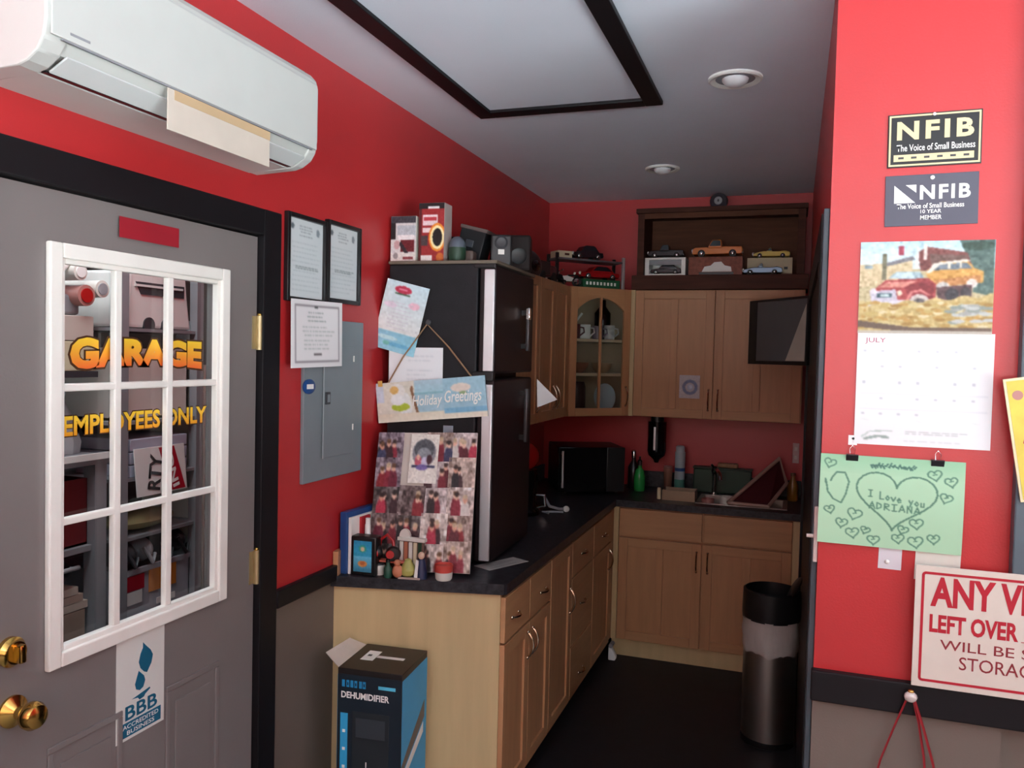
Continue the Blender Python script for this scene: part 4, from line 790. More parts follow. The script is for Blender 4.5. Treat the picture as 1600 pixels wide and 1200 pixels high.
def model_car(name, label, kind, T, L, H, Wd, m, group=None):
    base, cabp = PROF[kind]; o = T.translation
    t = thing(name, label, 'model car', (o.x, o.y, o.z), group=group)
    MB(T).prism([((p[0]-.5)*L, p[1]*H) for p in base], -Wd/2, Wd/2, m, bev=.05*H).build('body', t)
    c2 = [((p[0]-.5)*L, p[1]*H) for p in cabp]; MB(T).prism(c2, -Wd*.42, Wd*.42, m, bev=.03*H).build('cabin', t)
    cx = sum(p[0] for p in c2)/len(c2); cz = sum(p[1] for p in c2)/len(c2)
    MB(T).prism([(cx+(p[0]-cx)*.8, cz+.02*H+(p[1]-cz)*.68) for p in c2], -Wd*.43, Wd*.43, CARGLASS).build('windows', t)
    for x in (-.31, .31):
        for s_ in (-1, 1):
            r_ = H*.2; w_ = MB(T).lathe([(r_*.5, -.5), (r_, -.4), (r_, .4), (r_*.5, .5)], TYRE, T=TR((x*L, s_*Wd*.46, r_)) @ RX(PI/2) @ Matrix.Diagonal((1, 1, Wd*.16, 1)), seg=14).build('wheel', t)
            MB(T).lathe([(r_*.55, 0), (r_*.4, .002), (0, .003)], CHROME, T=TR((x*L, s_*(Wd*.54), r_)) @ RX(PI/2*(1 if s_ < 0 else -1)), seg=12).build('hubcap', w_)
    mb = MB(T)
    mb.box((-.505*L, -Wd*.45, H*.2), (-.49*L, Wd*.45, H*.28), CHROME, .001); mb.box((.49*L, -Wd*.45, H*.2), (.505*L, Wd*.45, H*.28), CHROME, .001); mb.build('bumpers', t)
    mb = MB(T)
    for s_ in (-1, 1): mb.ell((-.49*L, s_*Wd*.34, H*.38), (.008, .009, .009), WHITE, 8, 6)
    mb.build('headlights', t); return t
def gift_box(name, label, x, w, h, d, m, y=4.87, win=None):
    t = thing(name, label, 'box', (x+w/2, y+d/2, sh)); T = TR((x, y, sh)); b = .012
    mb = MB(T); mb.box((0, 0, 0), (w, d, b), m); mb.box((0, 0, h-b), (w, d, h), m); mb.box((0, 0, b), (b*2, d, h-b), m); mb.box((w-b*2, 0, b), (w, d, h-b), m); mb.box((b, d-.006, b), (w-b, d, h-b), m); mb.build('carton', t)
    return t, T
t, T = gift_box('white_car_box', 'white window box holding a black model car, left in the display box', -.862, .238, .108, .15, WHITE); MB(T).box((.024, .003, .064), (.215, .006, .094), GREYM).build('header_strip', t)
model_car('black_model_car', 'black model car inside the white window box', 'sedan', TR((-.745, 4.945, sh+.012)), .185, .07, .08, mat('car_black', '0e0f11', .15))
model_car('black_model_car', 'black model car on top of the white window box', 'pickup', TR((-.745, 4.93, sh+.1085)), .21, .082, .085, mat('car_black', '0e0f11'))
t = thing('brown_car_box', 'brown brick patterned box with white lettering under the orange truck', 'box', (-.455, 4.95, sh)); MB().box((-.607, 4.875, sh), (-.302, 5.03, sh+.108), mat('brick_brown', '8a4a38', .6, var=.25, scale=60)).build('carton', t)
shape([(.0, .0), (.015, .03), (.05, .036), (.07, .055), (.11, .058), (.13, .036), (.165, .028), (.17, .0)], TR((-.53, 4.875, sh+.022)), INKW, t, 'white_car_print', -.001, .0008); MB().box((-.545, 4.8738, sh+.006), (-.35, 4.875, sh+.02), BLACK).build('dark_strip', t)
model_car('orange_model_truck', 'orange model pickup truck on the brown brick patterned box', 'pickup', TR((-.447, 4.93, sh+.1085)), .285, .105, .105, ORANGE)
t = thing('beige_car_box', 'beige box at the right of the display box behind a silver blue car', 'box', (-.15, 5.0, sh)); MB().box((-.28, 4.96, sh), (-.03, 5.08, sh+.108), BEIGE, .001).build('carton', t); MB().box((-.075, 4.9585, sh+.04), (-.055, 4.96, sh+.055), GREYD).build('mark', t)
model_car('blue_model_car', 'silver blue model car in front of the beige box', 'roadster', TR((-.19, 4.895, sh)), .215, .075, .085, mat('car_blue', '6f8296', .2, .3))
model_car('yellow_model_car', 'yellow model roadster on top of the beige box', 'roadster', TR((-.148, 5.01, sh+.1085)), .205, .068, .085, YELLOW)
t = thing('round_speaker', 'small dark round speaker on top of the display box', 'speaker', (-.447, 4.90, 2.594)); MB().ell((-.447, 4.90, 2.594+.038), (.052, .045, .05), mat('speaker_grey', '3c3a42', .4), lo=.23).build('body', t); MB().lathe([(.024, 0), (.022, .006), (0, .003)], GREYM, T=TR((-.447, 4.86, 2.63)) @ RX(PI/2), seg=16).build('front_disc', t)

# stand with model vehicles on the corner cabinet
CTZ = UZ1+.001; CS = TR((-1.228, 4.537, CTZ)) @ RZ(R(45))
st_ = thing('display_stand', 'black and silver two level stand on the corner cabinet', 'stand', (-1.1, 4.75, CTZ))
MB(CS).box((-.07, .03, .152), (.37, .15, .164), mat('stand_grey', '6c6a70', .35, .4), .002).build('plank', st_)
for s_, m_ in ((.372, SILVER), (-.08, BLACK)): MB(CS).box((s_, .03, 0), (s_+.018, .045, .19), m_, .002).build('post', st_); MB(CS).box((s_, .135, 0), (s_+.018, .15, .19), BLACK, .002).build('post', st_)
t = thing('green_box', 'green box with white lettering under the red model car', 'box', (-1.06, 4.72, CTZ)); MB(CS).box((.105, .035, 0), (.36, .13, .052), mat('box_green', '1f5c3a', .5), .001).build('carton', t)
for k in range(9): MB(CS).box((.125+k*.024, .0342, .018), (.125+k*.024+.013, .035, .036), INKW).build('white_mark', t)
model_car('red_model_car', 'long red model car on the green box below the stand plank', 'sedan', CS @ TR((.225, .085, .0525)), .27, .085, .09, mat('car_red', 'a11a1c', .25))
t = thing('card_box', 'beige card box at the left end of the stand plank', 'box', (-1.27, 4.55, 2.28)); MB(CS).box((-.065, .04, .1645), (.028, .13, .203), BEIGE, .001).build('carton', t); MB(CS).box((-.02, .0392, .178), (.01, .04, .19), DARKWOOD).build('mark', t)
model_car('dark_model_car', 'dark model car on the stand plank by the beige card box', 'sedan', CS @ TR((.14, .08, .1645)), .205, .088, .085, mat('car_dark', '2a2228', .25))
t = thing('model_motorcycle', 'white and black model motorcycle before the red model car', 'model motorcycle', (-1.24, 4.56, CTZ)); MT = CS @ TR((-.0, .05, 0))
for x in (-.07, .07):
    w_ = MB(MT).lathe([(.026, -.007), (.032, -.004), (.032, .004), (.026, .007), (.018, 0)], TYRE, T=TR((x, 0, .032)) @ RX(PI/2), seg=18, cap=False).build('wheel', t); MB(MT).lathe([(.018, 0), (.004, .004), (0, .004)], CHROME, T=TR((x, 0, .032)) @ RX(PI/2), seg=12).build('hub', w_)
MB(MT).prism([(-.03, .03), (.03, .03), (.045, .05), (.0, .062), (-.035, .058)], -.012, .012, WHITE, bev=.003).build('tank', t); MB(MT).prism([(.0, .058), (.075, .062), (.08, .07), (.01, .068)], -.01, .01, BLACK, bev=.002).build('seat', t)
MB(MT).tube([(-.07, 0, .032), (-.045, 0, .085), (-.04, .03, .092)], .004, CHROME).tube([(-.045, 0, .085), (-.04, -.03, .092)], .004, CHROME).tube([(.07, 0, .032), (.0, 0, .03), (-.03, 0, .04)], .005, CHROME).build('forks', t)
# dark clutter on the left wall cabinet
t = thing('toy_truck', 'dark red toy truck on the left wall cabinet behind the refrigerator', 'toy', (-1.30, 4.25, CTZ)); TT = TR((-1.30, 4.22, CTZ)) @ RZ(R(80))
MB(TT).box((-.11, -.04, .03), (.02, .04, .10), mat('truck_brown', '3c2826', .5), .006).build('cargo_box', t); MB(TT).box((.025, -.038, .025), (.10, .038, .085), mat('truck_red', '5c2022', .4), .01).build('cab', t)
for x in (-.07, .06):
    for s_ in (-1, 1): MB(TT).lathe([(.02, -.008), (.024, -.005), (.024, .005), (.02, .008)], TYRE, T=TR((x, s_*.038, .024)) @ RX(PI/2), seg=14).build('wheel', t)
t = thing('black_helmet', 'black rounded helmet like lump on the left wall cabinet', 'helmet', (-1.30, 3.98, CTZ)); MB().ell((-1.31, 3.98, CTZ+.05), (.075, .09, .085), mat('helmet_dark', '2b2424', .35), lo=.3).build('shell', t); MB().ell((-1.252, 3.95, CTZ+.05), (.02, .05, .03), BLACKG).build('visor', t)
t = thing('black_toy_car', 'small black toy car at the front of the left wall cabinet', 'toy', (-1.27, 4.42, CTZ)); t2 = model_car('black_toy_car', 'small black toy car at the front of the left wall cabinet', 'sedan', TR((-1.285, 4.42, CTZ)) @ RZ(R(80)), .15, .06, .065, mat('car_black', '0e0f11')); bpy.data.objects.remove(t)

# ------------------------------------------------------------ television
tv = thing('television', 'flat black television on a wall arm in front of the sink cabinet', 'television', (-.085, 4.25, 1.69))
pL, pR = Vector((-.228, 4.45, 1.694)), Vector((.056, 4.055, 1.694)); ang = math.atan2(pR.y-pL.y, pR.x-pL.x); TVT = TR(pL) @ RZ(ang); wv = (pR-pL).length; hv = .328
MB(TVT).box((0, 0, 0), (wv, .045, hv), BLACK, .006).build('case', tv); MB(TVT).box((.012, -.002, .018), (wv-.012, .002, hv-.012), SCREEN).build('screen', tv)
mb = MB(TVT); mb.box((0, -.003, 0), (wv, 0, .018), BLACK, .001); mb.box((0, -.003, hv-.012), (wv, 0, hv), BLACK, .001); mb.box((0, -.004, .0), (.07, 0, hv), BLACK, .001); mb.box((wv-.012, -.003, .018), (wv, 0, hv-.012), BLACK, .001); mb.build('bezel', tv)
tag(MB(TVT).prism([(.325, .02), (wv-.014, .02), (wv-.012, .29)], -.006, -.0045, mat('pale_paper', 'b5b0a2', .6)).build('pale_paper'), 'pale three cornered paper at the lower right corner of the television', 'paper')
mb = MB(); mb.tube([TVT @ Vector((wv*.55, .045, hv*.5)), (.0, 4.40, 1.86), (.07, 4.45, 1.86)], .018, BLACK); mb.box((.05, 4.40, 1.80), (.071, 4.50, 1.92), BLACK); mb.build('wall_arm', tv)

# ------------------------------------------------------------ counter things at the back
mw = thing('microwave', 'black microwave in the counter corner with a silver upright handle', 'microwave', (-1.2, 4.85, CT)); MT = TR((-1.285, 4.585, CT)) @ RZ(R(27))
MB(MT).box((0, .015, .012), (.40, .33, .275), BLACK, .006).build('body', mw); MB(MT).box((.0, 0, .012), (.29, .016, .275), BLACKG, .004).build('door', mw); MB(MT).box((.292, .002, .012), (.40, .016, .275), BLACK, .003).build('control_panel', mw)
mb = MB(MT); mb.cyl((.02, -.025, .04), (.02, -.025, .255), .0075, SILVER); mb.cyl((.02, -.025, .06), (.02, 0, .06), .005, SILVER); mb.cyl((.02, -.025, .235), (.02, 0, .235), .005, SILVER); mb.build('handle', mw)
mb = MB(MT)
for x in (.04, .36):
    for y in (.05, .29): mb.cyl((x, y, 0), (x, y, .014), .015, BLACK)
mb.build('foot', mw)
km = thing('coffee_maker', 'black coffee maker with a glossy red dome beside the refrigerator', 'coffee maker', (-1.275, 3.95, CT)); c = (-1.285, 3.93, CT)
MB().lathe([(.085, 0), (.088, .02), (.075, .03), (.07, .12), (.078, .20), (.07, .23)], BLACKG, c=c, seg=24).build('body', km); MB().ell((c[0], c[1], CT+.295), (.082, .082, .075), mat('red_gloss', '9c1614', .15)).build('red_dome', km)
MB().tube([(c[0]+.07, c[1], CT+.1), (c[0]+.11, c[1]+.01, CT+.1), (c[0]+.115, c[1]+.01, CT+.05), (c[0]+.075, c[1], CT+.04)], .008, CHROME).build('handle', km)
tag(MB().tube([(-1.20, 4.03, CT+.075), (-1.175, 4.04, CT+.03), (-1.13, 4.06, CT+.016), (-1.095, 4.07, CT+.016)], .008, GREYM).ell((-1.093, 4.07, CT+.017), (.017, .014, .016), WHITE).tube([(-1.10, 4.04, CT+.006), (-1.16, 4.02, CT+.006), (-1.2, 4.0, CT+.006), (-1.16, 3.97, CT+.006)], .005, GREYM).build('power_cord'), 'pale power cord with a white plug lying on the dark counter', 'cord').location.z = CT
t = thing('hanging_dispenser', 'black glossy bottle shaped dispenser hanging under the sink wall cabinet', 'dispenser', (-.772, 4.95, 1.08)); MB().lathe([(0, 0), (.012, .0), (.02, .02), (.05, .045), (.056, .07), (.056, .25)], BLACKG, c=(-.772, 4.95, 1.08), seg=22).build('body', t)
MB().lathe([(.04, .25), (.04, .2835)], BLACK, c=(-.772, 4.95, 1.08), seg=18).build('mount', t); MB().box((-.784, 4.892, 1.16), (-.772, 4.896, 1.30), SILVER, .001).build('highlight_strip', t)  # silver strip stands in for the highlight on the glossy body
jar('green_soap_bottle', 'bright green soap bottle on the counter by the microwave', 'bottle', (-.868, 4.93, CT), [(.03, 0), (.034, .006), (.034, .09), (.026, .125), (.013, .14), (.013, .155)], GREEN, [(.014, .155), (.014, .185), (.006, .19), (.006, .21), (0, .211)], BLACK)
jar('spray_bottle', 'dark spray bottle with a chrome head behind the green soap bottle', 'bottle', (-.925, 5.03, CT), [(.03, 0), (.034, .006), (.034, .13), (.012, .17), (.012, .19)], mat('dark_purple', '22141c', .3), [(.014, .19), (.016, .225), (.010, .235), (0, .236)], CHROME)
jar('pink_tumbler', 'copper pink tumbler left of the tall spray can', 'tumbler', (-.705, 4.99, CT), [(.02, 0), (.022, .004), (.027, .14)], COPPER, [(.028, .14), (.026, .155), (0, .157)], PINK)
t = jar('spray_can', 'tall white and blue spray can behind the metal tray', 'can', (-.635, 4.99, CT), [(.03, 0), (.031, .004), (.031, .245)], mat('can_white', 'a9b7bd', .35), [(.027, .245), (.027, .275), (.02, .283), (0, .284)], mat('can_cap', 'b4c2c8', .4)); MB().lathe([(.0313, .13), (.0313, .15)], BLUE, c=(-.635, 4.99, CT), seg=18, cap=False).build('blue_band', t); MB().lathe([(.0313, .03), (.0313, .08)], mat('can_green', '4f9080', .4), c=(-.635, 4.99, CT), seg=18, cap=False).build('green_band', t)
TRAYM = mat('dull_tray_metal', '8c7a66', .45, .8, var=.1)
t = thing('metal_tray', 'brushed metal drying tray at the front of the rear counter', 'tray', (-.59, 4.70, CT)); MB().box((-.692, 4.675, CT), (-.506, 4.80, CT+.006), TRAYM).build('base', t)
for q in (((-.692, 4.675), (-.506, 4.68)), ((-.692, 4.795), (-.506, 4.80)), ((-.692, 4.68), (-.687, 4.795)), ((-.511, 4.68), (-.506, 4.795))): MB().box((q[0][0], q[0][1], CT+.006), (q[1][0], q[1][1], CT+.058), TRAYM, .001).build('wall', t)
tag(MB().lathe([(.012, 0), (.012, .055), (.009, .065), (0, .066)], mat('ivory', 'd9c9a4', .4), c=(-.712, 4.70, CT), seg=14).build('ivory_bottle'), 'tiny ivory bottle at the left of the metal tray', 'bottle')
t = thing('dish_tub', 'dark green dish tub against the rear backsplash', 'tub', (-.39, 5.09, CT)); MB().box((-.56, 5.05, CT), (-.22, 5.122, CT+.145), DGREEN, .008).build('tub', t); MB().box((-.565, 5.045, CT+.145), (-.215, 5.125, CT+.155), DGREEN, .003).build('rim', t)
tag(MB().box((-.42, 5.06, CT+.1555), (-.30, 5.11, CT+.183), mat('sponge', '9a7a5c', .9, var=.2, scale=60), .008).build('tan_sponge'), 'tan sponge on top of the dark green dish tub', 'sponge')
jar('pink_cup', 'dusty pink cup in the sink left of the leaning tray', 'cup', (-.438, 4.71, .7255), [(.03, 0), (.032, .006), (.036, .2), (.033, .2), (.03, .01), (0, .01)], PINK)
jar('white_cup', 'white cup standing in the sink against the leaning tray', 'cup', (-.335, 4.708, .7255), [(.028, 0), (.03, .006), (.036, .22), (.033, .22), (.03, .01), (0, .01)], OFFW)
dt = thing('serving_tray', 'burgundy serving tray with a pale rim leaning by the sink', 'tray', (-.15, 4.75, CT)); A, B, C_, D_ = Vector((-.322, 4.64, .9205)), Vector((-.108, 4.62, .9205)), Vector((-.018, 4.86, 1.02)), Vector((-.062, 4.95, 1.15))
n_ = (B-A).cross(D_-A).normalized(); pts = [A, B, C_, D_]; mb = MB(); mb.add([tuple(q) for q in pts]+[tuple(q-n_*.008) for q in pts], [(0, 1, 2, 3), (7, 6, 5, 4), (0, 4, 5, 1), (1, 5, 6, 2), (2, 6, 7, 3), (3, 7, 4, 0)], BURG); mb.build('tray_bed', dt)
MB().tube(pts+[A], .011, TAN, 8).build('rim', dt)
jar('yellow_bottle', 'amber yellow bottle in the right counter corner behind the tray', 'bottle', (.015, 4.99, CT), [(.026, 0), (.03, .006), (.03, .09), (.012, .13), (.012, .145)], mat('amber', '8a6420', .3), [(.014, .145), (.014, .16), (0, .161)], mat('amber_cap', '6a4a24', .4))
t = thing('wall_outlet', 'small white wall outlet at the right end of the rear wall', 'outlet', (.03, YB, 1.10)); MB().box((.008, YB-.006, 1.105), (.045, YB, 1.225), mat('outlet_pink', 'cdb2b0', .4), .002).build('plate', t)
for z in (1.13, 1.18): MB().box((.018, YB-.008, z), (.035, YB-.006, z+.022), OFFW, .001).build('socket', t)

# ------------------------------------------------------------ floor things
tc = thing('trash_can', 'round stainless steel trash can with a plastic liner and black lid', 'trash can', (-.06, 3.82, 0)); c = (-.06, 3.82, 0)
MB().lathe([(.112, 0), (.118, .004), (.118, .03)], BLACK, c=c, seg=36).build('base', tc); MB().lathe([(.116, .03), (.116, .60)], STEEL, c=c, seg=40).build('body', tc)
prof = [(.1175, .415), (.122, .44), (.120, .47), (.124, .50), (.121, .54), (.125, .565)]; mb = MB(); seg = 48; vs_ = []; fs_ = []
for i in range(seg):
    a = 2*PI*i/seg
    for k, (r_, z) in enumerate(prof):
        rr = r_+.0025*math.sin(7*a+k*1.3)+.0015*math.sin(17*a+k*2.1); vs_.append((c[0]+rr*math.cos(a), c[1]+rr*math.sin(a), z+(.007*math.sin(5*a)+.004*math.sin(13*a) if k == 0 else 0)))
for i in range(seg):
    for k in range(5): fs_.append((i*6+k, ((i+1) % seg)*6+k, ((i+1) % seg)*6+k+1, i*6+k+1))
mb.add(vs_, fs_, BAG, True); mb.build('liner', tc)
MB().lathe([(.125, .56), (.127, .58), (.124, .685), (.115, .69), (.112, .60), (0, .58)], BLACK, c=c, seg=36).build('rim', tc)
MB(TR((c[0]+.098, c[1], .69)) @ RY(R(-62))).lathe([(.0, 0), (.10, .0), (.104, .006), (.09, .014), (0, .018)], BLACK, c=(-.0, 0, 0), seg=28, T=TR((-.0, 0, 0)) @ Matrix.Diagonal((.62, .9, 1, 1))).build('lid', tc)
dh = thing('dehumidifier_box', 'blue and black dehumidifier carton standing before the pale cabinet end', 'box', (-1.29, 2.462, 0), R(5)); DB = TR((-1.29, 2.462, 0)) @ RZ(R(5)); bw, bdp, bh = .114, .117, .664
mb = MB(DB); mb.box((-bw, -bdp, 0), (bw, bdp, bh), BOXBLACK, .0015); mb.box((bw, -bdp+.001, .002), (bw+.0008, bdp-.001, bh-.022), BOXBLUE); mb.box((-bw-.0008, -bdp+.001, .002), (-bw, bdp-.001, bh-.022), BOXBLUE); mb.build('carton', dh)
BF = DB @ TR((-bw, -bdp, 0))
MB(BF).box((.004, -.0008, .0), (.225, 0, .645), mat('box_front_navy', '14222e', .4)).build('front_print', dh)
mb = MB(BF); xs = [.016, .032, .046, .060, .077, .09]
for k, x in enumerate(xs): mb.box((x, -.0016, .603), (x+.010, -.0008, .626), INKBL); mb.box((x+.003, -.0018, .609), (x+.007, -.0015, .619), mat('box_front_navy', '14222e')) if k % 2 else None
mb.build('blue_letters', dh); MB(BF).box((.145, -.0016, .607), (.205, -.0008, .618), mat('cyan_strip', '56b8d6', .5)).build('cyan_strip', dh)
text('DEHUMIDIFIER', BF, .014, .566, .170, .022, INKW, dh, y=-.0018, bold=.03)
pic = MB(BF); pic.box((.055, -.003, .09), (.185, -.0008, .525), mat('picture_grey', '23292e', .35), .002); pic.box((.068, -.004, .44), (.172, -.003, .505), mat('picture_grey2', '343b41', .3), .001); pic.box((.105, -.004, .30), (.108, -.003, .36), INKW); pic.build('product_picture', dh)
MB(BF).box((.012, -.0016, .09), (.038, -.0008, .515), BOXBLUE).build('side_stripe', dh)
for z in (.15, .21, .27, .33, .39, .45): MB(BF).box((.020, -.0022, z), (.030, -.0016, z+.010), INKW).build('icon', dh)
SB = DB @ TR((bw+.0008, -bdp, 0)) @ RZ(PI/2); shape([(.0, .36), (.0, .33), (.21, .44), (.21, .50)], SB, mat('print_brown', '6a6058', .5), dh, 'photo_band', -.001); shape([(.0, .32), (.0, .29), (.2, .39), (.2, .425)], SB, INKW, dh, 'white_band', -.001)
mb = MB(DB); mb.box((-.075, -.03, bh), (-.03, .055, bh+.0008), INKW); mb.box((-.028, .0, bh), (.07, .018, bh+.0008), INKW); mb.build('shipping_label', dh); MB(DB).box((-.064, .005, bh+.0008), (-.05, .02, bh+.0012), GREYD).build('label_mark', dh)
fl = MB(DB); fl.add([(-bw, -bdp+.005, bh-.003), (-bw, bdp-.01, bh-.003), (-bw-.055, bdp-.03, bh+.022), (-bw-.075, -bdp+.06, bh+.018), (-bw, -bdp+.005, bh), (-bw, bdp-.01, bh), (-bw-.055, bdp-.03, bh+.025), (-bw-.075, -bdp+.06, bh+.021)], [(0, 1, 2, 3), (7, 6, 5, 4), (0, 4, 5, 1), (1, 5, 6, 2), (2, 6, 7, 3), (3, 7, 4, 0)], mat('flap_card', 'd6c9bc', .65)); fl.build('flap', dh)
t = thing('door_stop', 'small white door stop at the toe kick in the cabinet corner', 'door stop', (-.92, 4.52, 0)); MB().prism([(-.94, 0), (-.90, 0), (-.895, .02), (-.925, .075), (-.94, .075)], 4.49, 4.53, WHITE, bev=.006).build('wedge', t); MB().cyl((-.925, 4.48, .085), (-.925, 4.54, .085), .012, GREYM).build('roller', t)

# ------------------------------------------------------------ recessed ceiling lights (switched off)
for k, (x, y, r_) in enumerate(((-.232, 3.014, .094), (-.69, 4.331, .09))):
    t = thing('ceiling_light', ['recessed ceiling light nearest the camera, right of the black square trim', 'recessed ceiling light farther back over the sink'][k], 'ceiling light', (x, y, ZC-.03), group='recessed ceiling lights')
    MB().lathe([(r_, 0), (r_, -.006), (r_*.93, -.011), (r_*.74, -.006), (r_*.70, 0)], WHITE, c=(x, y, ZC), seg=36, cap=False).build('trim_ring', t)
    MB().lathe([(r_*.74, -.004), (r_*.72, -.0015), (0, -.001)], mat('baffle', '8a8a90', .4), c=(x, y, ZC), seg=32).build('baffle', t)
    MB().ell((x, y, ZC-.002), (r_*.5, r_*.5, .03), mat('bulb_white', 'e6e6e8', .3), hi=.5).build('bulb', t)

# ------------------------------------------------------------ the pillar: plaques, calendar, drawing, signs
py = 2.18
t = thing('membership_plaque', 'black plaque with gold border and large cream letters at the top of the pillar', 'plaque', (.297, py, 2.185)); T = TR((.196, py, 2.184)) @ RY(R(-.6))
MB(T).box((0, -.004, 0), (.202, 0, .127), BLACK, .001).build('board', t); mb = MB(T)
for q in (((.003, .003), (.199, .007)), ((.003, .120), (.199, .124)), ((.003, .007), (.007, .120)), ((.195, .007), (.199, .120))): mb.box((q[0][0], -.0048, q[0][1]), (q[1][0], -.004, q[1][1]), INKC)
mb.build('gold_border', t); text('NFIB', T, .02, .065, .165, .044, INKC, t, y=-.0046, bold=.035, space=1.25); text('The Voice of Small Business', T, .02, .038, .168, .016, INKW, t, y=-.0046, bold=.008)
MB(T).box((.014, -.0047, .014), (.186, -.004, .030), INKC).build('date_bar', t)
for k in range(6): MB(T).box((.024+.028*k, -.0052, .0195), (.024+.028*k+.012, -.0047, .0245), GREYD).build('date_mark', t)
MB(T).ell((.1, -.006, .122), (.004, .003, .004), INKW).build('pin', t)
t = thing('membership_plaque', 'dark grey plaque with white triangle emblem below the gold bordered plaque', 'plaque', (.297, py, 2.043)); T = TR((.1955, py, 2.043)) @ RY(R(-.8))
MB(T).box((0, -.003, 0), (.201, 0, .122), mat('plaque_slate', '4b4a58', .45), .001).build('board', t)
shape([(.02, .055), (.02, .098), (.066, .055)], T, INKW, t, 'emblem', -.0038); shape([(.045, .098), (.068, .098), (.068, .079)], T, INKW, t, 'emblem', -.0038)
text('NFIB', T, .076, .062, .108, .034, INKW, t, y=-.0036, bold=.03, space=1.2); text('The Voice of Small Business', T, .026, .041, .145, .012, INKW, t, y=-.0036, bold=.012); text('10 YEAR', T, .078, .029, .045, .009, INKW, t, y=-.0036, bold=.01); text('MEMBER', T, .078, .014, .046, .010, INKW, t, y=-.0036, bold=.008)
MB(T).ell((.102, -.005, .113), (.005, .003, .005), INKW).build('pin', t)
cal = thing('wall_calendar', 'wall calendar with a painting of old vehicles above its July page', 'calendar', (.292, py, 1.512))
def painting():
    cv = Canvas(150, 112, 'c9b98e').grad(0, .3, 'bfe3ee', 'e6f2f2').poly([(0, .25), (.15, .24), (.4, .18), (.4, .42), (0, .5)], 'd9c49a').poly([(.18, .24), (.4, .16), (.42, .2), (.2, .27)], '7a7a80').rect(.04, .26, .1, .29, '8aa0a8')
    cv.poly([(.74, 0), (1, 0), (1, .6), (.85, .55), (.82, .25), (.78, .12)], '4f6a62').ell(.88, .06, .12, .05, '2c4a3c').poly([(.44, .12), (.5, .06), (.8, .13), (.84, .28), (.46, .32)], '7a3a34').poly([(.52, .14), (.8, .16), (.8, .24), (.54, .26)], '6b4a40').rect(.48, .04, .51, .2, 'e9dcd2').rect(.29, .05, .33, .15, 'a8324a').rect(.17, .13, .205, .42, '6e6a4e').rect(.43, .06, .445, .28, 'e6e8e2')
    cv.poly([(.5, .34), (.56, .25), (.62, .22), (.8, .215), (.86, .3), (.92, .33), (.92, .45), (.55, .5)], 'd9a24e').poly([(.53, .32), (.57, .26), (.8, .235), (.84, .3)], '6f7c88').poly([(.5, .35), (.56, .24), (.8, .2), (.83, .22), (.6, .26), (.54, .34)], 'ece4d4').rect(.66, .24, .68, .3, 'ece0c8').rect(.75, .23, .765, .29, 'ece0c8').poly([(.56, .42), (.9, .37), (.9, .45), (.6, .5)], 'c98a4e').ell(.84, .46, .04, .05, 'efe0d6').ell(.63, .5, .05, .06, 'c9c4be')
    cv.poly([(.22, .4), (.28, .33), (.46, .33), (.5, .42)], '9db6be').poly([(.24, .4), (.29, .34), (.4, .34), (.42, .4)], 'c6dde4').poly([(.12, .52), (.2, .42), (.52, .4), (.58, .46), (.58, .64), (.4, .66), (.12, .62)], 'a93a3a').poly([(.14, .5), (.22, .44), (.44, .43), (.34, .5)], 'd98a7a').poly([(.34, .5), (.5, .42), (.57, .46), (.56, .62), (.4, .64)], '8c2028').ell(.46, .66, .075, .09, 'c9bcb4').ell(.46, .67, .045, .055, '6a6264').line([(.37, .64), (.4, .55), (.47, .53), (.53, .58)], .012, 'd98078')
    cv.poly([(.08, .54), (.28, .52), (.3, .66), (.1, .68)], 'c9c2d0').rect(.14, .56, .25, .61, '3e5a64').rect(.165, .57, .23, .595, 'cfe4e2').poly([(.08, .66), (.4, .63), (.4, .68), (.08, .72)], 'd8d2dc').ell(.11, .54, .025, .03, 'e9e2ea').ell(.31, .56, .02, .03, 'efdcc0').poly([(.58, .5), (.84, .47), (.84, .6), (.6, .66)], '5c3e40').ell(.7, .58, .05, .07, '2f2a30').ell(.8, .56, .04, .06, '3a3034')
    g = cv.Y > (.70-.12*cv.X+.02*np.sin(cv.X*30)); cv.a[g] = cv.c('cdb475'); cv.noise(.05, 3)
    for _ in range(160):
        x, y = random.random(), random.uniform(.66, .95); cv.ell(x, y, random.uniform(.01, .05), .018, random.choice(('d8c48a', 'c49a4e', 'b9964e', 'e6d6a8', 'a8823e', 'c9b06a')))
    for _ in range(22): cv.ell(random.uniform(.68, .98), random.uniform(.68, .88), .05, .02, random.choice(('a9aaa4', 'c4c6c2', '8f9a90')))
    return cv.poly([(0, .86), (.4, .93), (1, .93), (1, .97), (.3, .97), (0, .93)], '6a5444').rect(0, .97, 1, 1, 'c9c0b0').noise(.025, 1).blur(2)
T = TR((.1445, py, 1.785)); pc = painting(); pc.a = pc.a*.88; print_panel('picture_page', T, .291, .222, pc, cal, t=.003)
cv = Canvas(120, 110, 'e2e3e4')
for k in range(8): cv.rect(.03+.94*k/7-.003, .12, .03+.94*k/7+.003, .82, 'cfd2d6')
for k in range(6): cv.rect(.03, .12+.7*k/5-.003, .97, .12+.7*k/5+.003, 'cfd2d6')
for k in range(5):
    for q in range(7):
        if random.random() < .8: cv.rect(.05+.94*q/7, .15+.7*k/5, .05+.94*q/7+.025, .17+.7*k/5, 'b9bcc2')
        if random.random() < .25: cv.line([(.05+.94*q/7, .21+.7*k/5), (.1+.94*q/7, .22+.7*k/5)], .006, 'd3dbd6')
